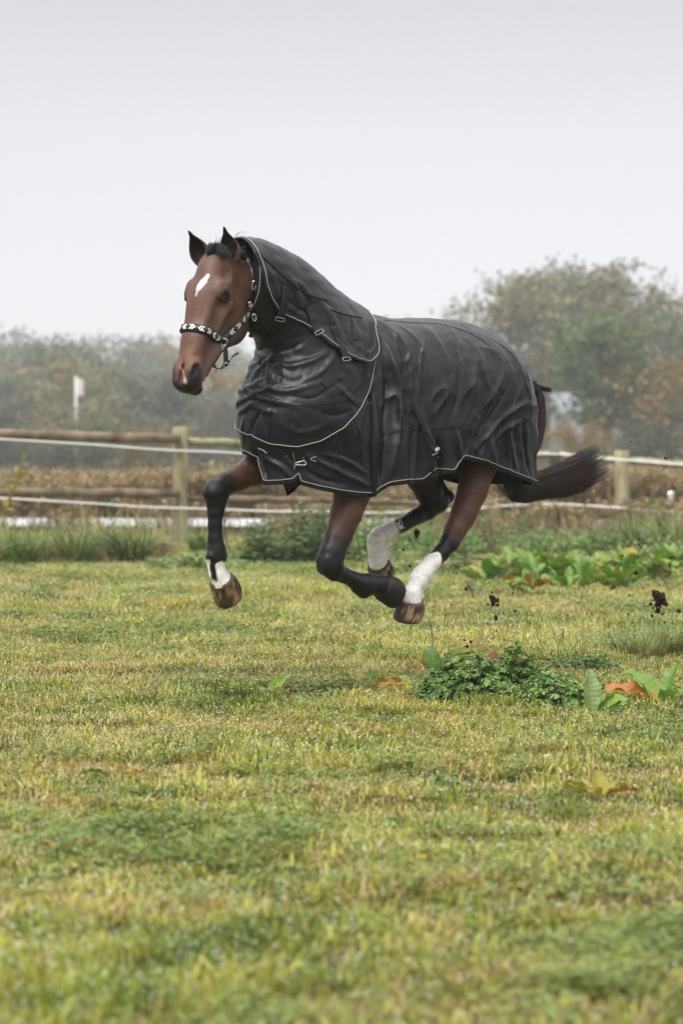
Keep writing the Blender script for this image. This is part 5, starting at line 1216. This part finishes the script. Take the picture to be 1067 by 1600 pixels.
dock(420, 1086, [(1.0, 0.6, 0.140, 'dock'), (0.2, 0.2, 0.153, 'dockbrown'), (-0.3, 0.05, 0.114, 'dockbrown'), (2.8, 0.4, 0.153, 'dock'), (-1.2, 0.0, 0.101, 'dockbrown')], 'dock with rusty orange leaves right of the low brown dock')
dock(560, 1072, [(0.4, 0.35, 0.114, 'dock'), (2.7, 0.35, 0.114, 'dock'), (1.5, 0.5, 0.101, 'dockyellow')], 'tiny green dock seedling in the grass at centre')
dock(645, 1085, [(2.9, 0.35, 0.204, 'dockyellow'), (2.4, 0.5, 0.166, 'dock'), (3.6, 0.05, 0.166, 'dockbrown'), (-1.3, 0.0, 0.128, 'dockbrown')], 'dock with a yellow-green and an orange leaf left of the leafy mound')
dock(682, 1062, [(1.9, 1.15, 0.204, 'dock'), (0.5, 0.75, 0.191, 'dock'), (2.7, 0.6, 0.166, 'dockyellow'), (0.0, 0.4, 0.153, 'dockyellow')], 'upright green dock behind the left end of the leafy mound')
dock(800, 1056, [(0.0, 0.3, 0.178, 'dockyellow'), (2.9, 0.35, 0.204, 'dockbrown'), (2.0, 0.5, 0.128, 'dockyellow'), (1.0, 0.2, 0.153, 'dockyellow')], 'withered curled dock on top of the leafy mound')
dock(925, 1122, [(1.75, 1.25, 0.191, 'dockpale'), (0.7, 0.8, 0.166, 'dock'), (0.3, 0.45, 0.178, 'dock'), (-0.2, 0.2, 0.153, 'dock')], 'dock with one pale upright leaf right of the leafy mound')
dock(1035, 1100, [(2.5, 0.75, 0.254, 'dock'), (2.9, 0.25, 0.254, 'dockbrown'), (0.9, 0.9, 0.229, 'dock'), (-1.4, 0.35, 0.204, 'dock'), (3.6, 0.1, 0.166, 'dockyellow'), (0.2, 0.5, 0.191, 'dock')], 'large dock with green and brown leaves at the right edge')
dock(935, 1258, [(2.7, 0.55, 0.128, 'dockyellow'), (1.6, 0.65, 0.114, 'dockyellow'), (0.7, 0.5, 0.114, 'dockyellow'), (0.1, 0.1, 0.114, 'dockbrown'), (3.3, 0.2, 0.128, 'dockyellow'), (4.4, 0.35, 0.114, 'dockyellow')], 'blurred yellow-green dock in the near grass at right')
dock(180, 1222, [(0.3, 0.1, 0.089, 'dockbrown'), (2.9, 0.1, 0.089, 'dock'), (1.5, 0.2, 0.063, 'dock')], 'flat dark dock pressed into the near grass at left')
dock(100, 1345, [(0.3, 0.05, 0.076, 'dockbrown'), (2.9, 0.0, 0.076, 'dockbrown')], 'small withered leaves lying in the near grass at far left')
# leafy mound
def mound(px, py, w_, d_, h, n_, s0, label, seed, m='weed', name='weed_mound'):
    r = random.Random(seed); e = tag(empty(name, on_ground(px, py)), label, 'weeds'); leaves, stems = [], []
    for _ in range(n_):
        a, q = r.uniform(0, 6.283), math.sqrt(r.random())*r.uniform(0.85, 1.12); x, y_ = q*w_/2*math.cos(a), q*d_/2*math.sin(a); lump = 0.75+0.6*noise.noise(Vector((x*7+seed, y_*7, 1.0)))
        z = h*math.sqrt(max(0.05, 1-min(1, q)**2))*lump*r.uniform(0.6, 1.12)+r.random()**4*0.05; c = np.array([x, y_, z]); z0 = a+r.gauss(0, 0.8); s = s0*r.uniform(0.55, 1.35); tl = -0.15-0.65*q*r.uniform(0.3, 1.3)+r.gauss(0, 0.25)
        for k in range(3):
            for b_ in (-0.34, 0.0, 0.34): leaves.append(leaflet(c, rotm(z0+(k-1)*1.15+b_, tl+r.gauss(0, 0.15), r.gauss(0, 0.3)), s*(1 if b_ == 0 else 0.8)*(1.1 if k == 1 else 0.9), s*0.42))
        stems.append(tube([(x*0.8, y_*0.8, 0), (x*0.95, y_*0.95, z*0.7), c], [0.0014, 0.0012, 0.001], 3))
    f = mesh_obj('foliage', *join(leaves), M[m], e); f['kind'] = 'stuff'; st = mesh_obj('stems', *join(stems), M['stem'], e); st['kind'] = 'stuff'; return e
mound(770, 1095, 0.66, 0.55, 0.20, 760, 0.034, 'big leafy mound of creeping weeds right of centre in the grass', 5)
mound(870, 1105, 0.34, 0.4, 0.13, 240, 0.031, 'smaller leafy weed mound joining the big mound on its right', 6)
mound(905, 1060, 0.40, 0.3, 0.07, 200, 0.022, 'low weed patch between the big mound and the right tussock', 7)
mound(690, 1240, 0.16, 0.18, 0.06, 60, 0.022, 'blurred low weed in the near grass right of centre', 8)
# dead stalks
def stalk(px, py, tx, ty, label, seeds=True, dy=0.0, r0=0.006, m='stalk'):
    b = on_ground(px, py); t_ = at(tx, ty, b[1]+dy); e = tag(empty('dead_stalk', b), label, 'dead stalk'); P = spline(np.array([b, (b+t_)/2+np.array([random.gauss(0, 0.02), 0, 0]), t_])-b, 8)
    mesh_obj('stem', *tube(P, np.linspace(r0, r0*0.4, 8), 6), M[m], e); R_ = []
    if seeds:
        for k in range(46): q = P[int(random.uniform(3, 7.9))]+np.array([random.gauss(0, r0*1.6), random.gauss(0, r0*1.6), random.gauss(0, 0.02)]); R_.append((q+r0*0.8*np.array([[1, 0, 0], [-1, 0, 0], [0, 1, 0], [0, -1, 0], [0, 0, 1.4], [0, 0, -1.4]]), [[0, 2, 4], [2, 1, 4], [1, 3, 4], [3, 0, 4], [2, 0, 5], [1, 2, 5], [3, 1, 5], [0, 3, 5]]))
        s_ = mesh_obj('seed_head', *join(R_), M[m], e); s_['kind'] = 'stuff'
    return e
stalk(788, 888, 742, 808, 'thick reddish dead stalk leaning left beside the near hind leg', False, r0=0.014); stalk(780, 880, 762, 805, 'thin dead stalk crossing the leaning one behind the tail', False, r0=0.008); stalk(812, 862, 790, 742, 'upright reddish dead stalk under the tail', False, r0=0.009)
stalk(752, 892, 716, 856, 'short dead stalk leaning low right of the near hind leg', False, r0=0.008); stalk(740, 944, 728, 908, 'thin dark stalk standing in the grass right of the hind hoof', True, r0=0.006); stalk(1050, 932, 1010, 862, 'long dead stalk leaning left above the large clod', True, r0=0.007); stalk(668, 1040, 670, 968, 'thin rusty dock stalk with seeds below the near hind hoof', True, r0=0.003); stalk(699, 1045, 699, 990, 'thin yellowish seed stalk right of the rusty one', True, r0=0.0028, m='straw')
stalk(448, 860, 462, 742, 'brown seedy stalk rising out of the nettles', True, r0=0.008); stalk(360, 868, 352, 790, 'rust brown seedy stalk behind the straight foreleg', True, r0=0.012)
yl = stalk(-10, 860, 40, 706, 'yellowing leafy stem leaning across the rails at the left edge', False, r0=0.02, m='dockyellow')
for k in range(7):
    o = bpy.data.objects.new('leaf', random.choice(LEAF['dockyellow'])); COL.objects.link(o); o.parent = yl; q = (0.12+0.045*k); o.location = (0.30*(0.4+0.08*k), 0, 0.88*(0.45+0.085*k)); o.rotation_euler = (random.uniform(-1, 1), random.uniform(-0.8, 0.3), random.uniform(0, 6)); o.scale = (0.16, 0.14, 0.16)
# buttercups
def buttercup(px, py, zh, label, s=0.011):
    b = on_ground(px, py); e = tag(empty('buttercup', b), label, 'flower'); mesh_obj('stem', *tube([(0, 0, 0), (0.004, 0, zh*0.6), (0, 0, zh)], 0.0012, 5), M['stem'], e)
    for k in range(5):
        a = k*1.2566; u, v = np.array([math.cos(a), math.sin(a), 0.55]), np.array([-math.sin(a), math.cos(a), 0]); c = np.array([0, 0, zh]); V = [c, c+s*(0.5*u-0.35*v), c+s*(1.0*u-0.42*v), c+s*(1.15*u), c+s*(1.0*u+0.42*v), c+s*(0.5*u+0.35*v)]
        mesh_obj('petal', np.array(V), [[0, 1, 2, 3, 4, 5]], M['petal'], e)
for px, py, zh, lb in [(863, 1026, 0.035, 'buttercup left of the pair behind the leafy mound'), (892, 1018, 0.03, 'buttercup right of the pair behind the leafy mound'), (888, 1040, 0.03, 'lowest small buttercup behind the leafy mound'), (660, 1378, 0.05, 'yellow buttercup near the middle of the foreground grass'), (697, 1360, 0.04, 'buttercup just right of the middle foreground one'), (703, 1398, 0.03, 'lower small buttercup in the middle foreground'), (880, 1590, 0.03, 'buttercup at the bottom right of the foreground'), (5, 1508, 0.04, 'buttercup at the far left edge of the foreground'), (32, 1506, 0.04, 'buttercup second from the left edge of the foreground')]:
    buttercup(px, py, zh, lb, 0.0095)
# flying clods of soil
def clod_mesh(seed, rough=0.95):
    bm = bmesh.new(); bmesh.ops.create_icosphere(bm, subdivisions=4, radius=1.0)
    for v in bm.verts:
        d = 0.75+rough*noise.noise(v.co*1.4+Vector((seed*7, 0, 0)))+rough*0.7*noise.noise(v.co*3.6+Vector((seed*7, 3, 0)))+0.55*noise.noise(v.co*9+Vector((0, seed, 0))); v.co *= max(0.2, d)
    me = bpy.data.meshes.new('soil_clod'); bm.to_mesh(me); bm.free(); me.materials.append(M['soil']); me.polygons.foreach_set('use_smooth', [False]*len(me.polygons)); return me
CL = [clod_mesh(s) for s in range(5)]
def clod(px, py, r_px, label, group, Y=13.9, sx=1.0):
    o = bpy.data.objects.new('soil_clod', random.choice(CL)); COL.objects.link(o); o.location = at(px, py, Y).tolist(); s = 0.85*r_px/FPX*Y; o.scale = (s*sx, s, s*random.uniform(0.7, 1.1)); o.rotation_euler = [random.uniform(0, 6) for _ in range(3)]; tag(o, label, 'soil clod', group)
clod(1030, 938, 12, 'largest lump of dark soil flying at the right edge', 'flying soil'); clod(1022, 928, 6, 'lump on the upper left of the largest flying soil lump', 'flying soil'); clod(1027, 954, 6, 'lump hanging below the largest flying soil lump', 'flying soil'); clod(771, 939, 8, 'second largest flying soil lump, right of the near hind hoof', 'flying soil', sx=0.8); clod(774, 965, 4, 'flat soil lump just below the second largest flying lump', 'flying soil', sx=1.5)
clod(651, 833, 6, 'soil lump dropping from the far hind cannon', 'flying soil', sx=1.3); clod(1060, 955, 4, 'soil bit beside the right edge below the largest lump', 'flying soil')
SM = [(1016, 944, 2.5), (1040, 945, 3), (1036, 928, 3), (1020, 950, 2), (1034, 960, 2), (766, 932, 3), (777, 946, 3), (762, 944, 2), (768, 926, 2), (640, 844, 2.2), (630, 859, 2.5), (640, 884, 2.5), (637, 851, 1.5), (637, 890, 1.2), (728, 920, 3), (1039, 716, 2.6), (985, 690, 1.3), (1030, 820, 2), (997, 842, 1.7), (998, 852, 2), (1001, 855, 1.7), (972, 868, 2), (1048, 872, 2), (1046, 884, 2.3), (1039, 893, 1.6), (993, 896, 3), (959, 918, 2), (982, 930, 2), (1036, 836, 2), (801, 927, 2), (786, 958, 2), (804, 955, 2.3), (713, 966, 1.5), (764, 910, 1.5), (725, 1000, 2), (730, 1010, 3), (735, 1003, 2.5), (775, 986, 1.6), (790, 1014, 2), (714, 896, 1.5), (706, 945, 1.3), (980, 960, 2), (1018, 962, 2.3), (1005, 965, 1.5), (1038, 972, 1.8), (694, 838, 1.2), (1012, 905, 1.8), (880, 630, 1.2)]
for x, y_, r in SM: clod(x, y_, r, 'small crumb of dark soil flying in the air behind the horse', 'flying soil crumbs', 13.9+random.uniform(-0.4, 0.9))
# ------------------------------------------------------------------ trees in the mist
M['leaf_olive'] = leafmat('thin autumn leaf', [(0.10, 0.10, 0.045), (0.17, 0.16, 0.07), (0.25, 0.23, 0.11)], 0.25, 0.6, 0.25, 0.4, 0.2)
M['leaf_green'] = leafmat('tree leaf', [(0.07, 0.095, 0.045), (0.11, 0.14, 0.06), (0.17, 0.18, 0.08)], 0.25, 0.55, 0.25, 0.35, 0.3)
M['leaf_bright'] = leafmat('green tree leaf', [(0.055, 0.105, 0.025), (0.10, 0.155, 0.04)], 0.4, 0.5, 0.25, 0.3, 0.1)
M['leaf_gold'] = leafmat('golden leaf', [(0.16, 0.12, 0.03), (0.26, 0.17, 0.04)], 0.4, 0.55, 0.25, 0.3, 0.2)
def make_tree_mesh(seed, H, W, low=0.25, limbs=22, sub=5, per=26, leaf=0.16, puff=0.42, top=0.96, lean=0.0):
    r = np.random.default_rng(seed); wood, centres = [], []
    tp = np.array([[0, 0, -0.3], [0.02*H*r.normal(), 0.02*H*r.normal(), 0.3*H], [0.03*H*r.normal()+lean*H*0.5, 0.03*H*r.normal(), 0.6*H], [0.03*H*r.normal()+lean*H, 0.03*H*r.normal(), 0.95*H]])
    tr = spline(tp, 14); wood.append(tube(tr, np.linspace(0.028*H*0.6, 0.004*H, 14), 7))
    for i in range(limbs):
        t = low+(top-low)*(i+r.random()*0.7)/limbs; b = tr[min(13, int(t*13))]; az = i*2.4+r.normal()*0.4
        prof = math.sin(math.pi*min(0.98, max(0.12, (t-low*0.6)/(1.12-low*0.6))))**0.7; L_ = W*0.5*prof*r.uniform(0.7, 1.15)
        e = b+np.array([math.cos(az)*L_, math.sin(az)*L_, L_*r.uniform(0.15, 0.75)]); m_ = (b+e)/2+np.array([0, 0, 0.08*L_]); P = spline([b, m_, e], 6); wood.append(tube(P, np.linspace(0.010*H*(1.1-t), 0.002*H, 6), 4))
        for k in range(sub):
            q = P[r.integers(2, 6)]; d = r.normal(size=3)*0.35*L_*0.6+np.array([math.cos(az), math.sin(az), 0.4])*0.22*L_; c = q+d; wood.append(tube([q, (q+c)/2+r.normal(size=3)*0.03, c], [0.003*H, 0.002*H, 0.001*H], 3)); centres.append(c)
    C = np.array(centres); n_ = len(C)*per; c = C[np.repeat(np.arange(len(C)), per)]+np.clip(r.normal(size=(n_, 3)), -1.9, 1.9)*puff*np.array([1, 1, 0.75])
    a = unit(r.normal(size=(n_, 3))); b = unit(np.cross(a, r.normal(size=(n_, 3)))); s = leaf*r.uniform(0.5, 1.1, (n_, 1)); V = np.stack([c-a*s, c+b*s*0.55, c+a*s, c-b*s*0.55], 1).reshape(-1, 3); F = np.arange(n_*4).reshape(-1, 4)
    return join(wood), (V, F)
def tree(name, p, meshes, mleaf, label, group=None, rz=0.0, s=1.0):
    e = tag(empty(name, p, rz), label, 'tree', group); e.scale = (s, s, s); (wv, wf), (cv, cf) = meshes
    mesh_obj('trunk', wv, wf, M['bark'], e); c = mesh_obj('crown', cv, cf, mleaf, e, smooth=False); return e
def copy_tree(t, p, rz, s, label=None, sz=1.0):
    o = dup(t, p, rz, s, label); o.scale = (s, s, s*sz); return o
def base(px, Y): q = at(px, 705, Y); return np.array([q[0], Y, 0.0])
def hgt(py, Y): return at(533, py, Y)[2]
# tall thin-crowned trees on the right
RT = [(792, 436, 128, 6.5, 'leftmost tall thin-crowned tree rising behind the horse\'s rump', 41, 'leaf_olive'), (845, 421, 134, 7.5, 'second tall hazy tree behind the rump, thin olive crown', 42, 'leaf_olive'), (900, 416, 140, 8.5, 'tallest tree above the right post, thin gold-brown crown', 43, 'leaf_olive'), (958, 422, 132, 7.5, 'tall hazy tree right of the tallest one', 44, 'leaf_olive'), (1018, 448, 128, 7.0, 'sparse tall tree near the right edge', 45, 'leaf_olive'), (1075, 505, 124, 7.0, 'tree cut by the right picture edge', 46, 'leaf_green')]
for px, py, Y, W_, lb, sd, m in RT:
    Y = Y*1.55; W_ = W_*1.55; H_ = hgt(py, Y); tree('tall_tree', base(px, Y), make_tree_mesh(sd, H_, W_*0.56, 0.2, 42, 5, 24, 0.23, 0.50), M[m], lb, 'tall thin trees on the right', sd)
tree('young_tree', base(943, 160), make_tree_mesh(51, hgt(505, 160), 3.5, 0.36, 26, 5, 40, 0.19, 0.40), M['leaf_bright'], 'small bright green tree standing in front of the tall hazy trees at right', None, 1.0)
gold = tree('golden_bush', base(1050, 160), make_tree_mesh(52, hgt(575, 160), 5.4, 0.12, 20, 5, 34, 0.21, 0.5), M['leaf_gold'], 'golden brown bushy tree at the right edge below the tall trees')
copy_tree(gold, base(905, 130), 2.0, 0.36, 'low golden bush just above the rail by the light right post')
# the long misty tree line
protoA = [make_tree_mesh(60+k, 8.0, 5.0+0.7*(k % 3), 0.08, 26, 5, 22, 0.22, 0.50) for k in range(6)]
MATS = ['leaf_green', 'leaf_dark', 'leaf_olive', 'leaf_gold', 'leaf_green', 'leaf_dark']
M['leaf_dark'] = leafmat('dark tree leaf', [(0.05, 0.07, 0.045), (0.09, 0.11, 0.07)], 0.25, 0.6, 0.2, 0.35, 0.3)
first = {}
def line_tree(px, py, Y, k, label, group, wide=1.0):
    H_ = hgt(py, Y); s = H_/8.0; p = base(px, Y)
    if k not in first: first[k] = tree('misty_tree', p, protoA[k], M[MATS[k]], label, group, random.uniform(0, 6), s); o = first[k]
    else: o = copy_tree(first[k], p, random.uniform(0, 6), s, label)
    o['group'] = group; o.scale = (s*wide, s*wide, s); return o
topL = [(-60, 548), (0, 545), (60, 536), (110, 548), (160, 546), (215, 538), (270, 548), (330, 552), (380, 556), (430, 545), (520, 540), (600, 520), (680, 505)]
fx, fy = np.array(topL).T
for i, px in enumerate(np.arange(-110, 720, 26)): line_tree(px+random.uniform(-8, 8), np.interp(px, fx, fy)+random.choice([-6, 0, 8, 20, 26]), random.uniform(370, 440), i % 6, 'distant tree in the misty wood line behind the fence on the left', 'misty wood line', 1.15)
for i, px in enumerate(np.arange(-90, 480, 40)): line_tree(px+random.uniform(-12, 12), random.uniform(565, 640), random.uniform(170, 230), (i*5+1) % 6, 'nearer misty bushy tree in front of the wood line on the left', 'nearer misty trees', 1.25)
line_tree(88, 545, 240, 1, 'tallest misty tree of the nearer row at left, with a rounded olive top', 'nearer misty trees'); line_tree(205, 575, 230, 0, 'misty green tree left of the near fence post', 'nearer misty trees')
for i, px in enumerate(np.arange(690, 1130, 30)): line_tree(px+random.uniform(-10, 10), random.uniform(555, 640), random.uniform(250, 290), (i*5) % 6, 'misty undergrowth tree below the tall trees on the right', 'misty undergrowth on the right', 1.2)
for i, px in enumerate(np.arange(-80, 1130, 58)): line_tree(px+random.uniform(-14, 14), random.uniform(655, 700), random.uniform(120, 160), (i*5+2) % 6, 'low misty bush above the reeds', 'low misty bushes', 1.5)
line_tree(120, 641, 140, 2, 'misty bush hiding the foot of the flagpole', 'low misty bushes', 1.6)
# far white farm buildings glimpsed between the trees
M['farmwall'] = mat('white rendered wall', (0.75, 0.76, 0.78), 0.7); M['farmroof'] = mat('pale sheet roof', (0.70, 0.73, 0.78), 0.35); M['farmglass'] = mat('dark window', (0.03, 0.035, 0.04), 0.1)
def farm(px0, px1, py_eave, py_ridge, Y, label):
    a, b_ = at(px0, 700, Y), at(px1, 700, Y); e_, rg = at(533, py_eave, Y)[2], at(533, py_ridge, Y)[2]; w_ = b_[0]-a[0]; e = tag(empty('farm_building', ((a[0]+b_[0])/2, Y, 0)), label, 'building')
    mesh_obj('wall', *box((0, 3, e_/2), (w_, 6, e_)), M['farmwall'], e, smooth=False)
    V = np.array([(-w_/2-0.2, -0.25, e_), (w_/2+0.2, -0.25, e_), (w_/2+0.2, 3, rg), (-w_/2-0.2, 3, rg), (-w_/2-0.2, 6.25, e_), (w_/2+0.2, 6.25, e_)]); mesh_obj('roof', np.concatenate([V, V+[0, 0, 0.15]]), [[6, 7, 8, 9], [9, 8, 11, 10], [0, 3, 2, 1], [3, 4, 5, 2], [0, 1, 7, 6], [4, 10, 11, 5], [1, 2, 8, 7], [2, 5, 11, 8], [0, 6, 9, 3], [3, 9, 10, 4]], M['farmroof'], e, smooth=False)
    for k in range(3): mesh_obj('window', *box((-w_*0.3+k*w_*0.3, -0.02, e_*0.55), (w_*0.12, 0.08, e_*0.22)), M['farmglass'], e, smooth=False)
farm(868, 972, 648, 616, 200, 'pale farm building glimpsed below the bright green tree'); farm(895, 960, 552, 532, 300, 'white roofed building glimpsed high behind the bright green tree'); farm(1030, 1120, 612, 590, 210, 'white farm building behind the golden bush at the right edge')
# flag on a white pole
fp = tag(empty('flagpole', base(119.5, 170)), 'short white flagpole with a faded pinkish flag before the misty trees at left', 'flagpole')
zt, zf = hgt(588, 170), hgt(614, 170); mesh_obj('pole', *tube([(0, 0, 0), (0, 0, zt*0.6), (0, 0, zt)], [0.07, 0.06, 0.05], 10), M['rope'], fp)
M['flag'] = vary(mat('faded flag', rough=0.8), (0.55, 0.42, 0.42), (0.66, 0.62, 0.62), 1.2, 2)
V = [(0.05+0.32*u, 0.06*math.sin(u*5+v), zt-0.06-v*(zt-zf)-0.12*u) for u in np.linspace(0, 1.1, 8) for v in np.linspace(0, 1, 8)]; mesh_obj('flag', np.array(V), [[i*8+j, i*8+j+1, (i+1)*8+j+1, (i+1)*8+j] for i in range(7) for j in range(7)], M['flag'], fp)
# white marker post with a round head
mp_ = tag(empty('marker_post', base(1047, 40.6)), 'white marker post with a round knob beyond the ropes at the right edge', 'marker post')
zt = hgt(766, 40.6); mesh_obj('shaft', *tube([(0, 0, 0), (0, 0, zt*0.55), (0, 0, zt*0.8), (0, 0, zt*0.86)], [0.04, 0.038, 0.034, 0.024], 12), M['rope'], mp_)
bm = bmesh.new(); bmesh.ops.create_uvsphere(bm, u_segments=16, v_segments=10, radius=0.042); me = bpy.data.meshes.new('knob'); bm.to_mesh(me); bm.free(); me.materials.append(M['rope']); o = bpy.data.objects.new('knob', me); COL.objects.link(o); o.parent = mp_; o.location = (0, 0, zt-0.05)
# ------------------------------------------------------------------ the misty air
hv, hf = box((0, 226, 8.75), (530, 540, 19.5)); hb = mesh_obj('haze', hv, hf, None, smooth=False); tag(hb, kind='stuff')
hm = bpy.data.materials.new('mist'); hm.use_nodes = True; hn = hm.node_tree; hn.nodes.clear(); ho = hn.nodes.new('ShaderNodeOutputMaterial'); pv = hn.nodes.new('ShaderNodeVolumePrincipled'); pv.inputs['Color'].default_value = (0.93, 0.95, 0.98, 1); pv.inputs['Density'].default_value = 0.0007; pv.inputs['Anisotropy'].default_value = 0.2
hn.links.new(pv.outputs[0], ho.inputs['Volume']); hb.data.materials.append(hm)
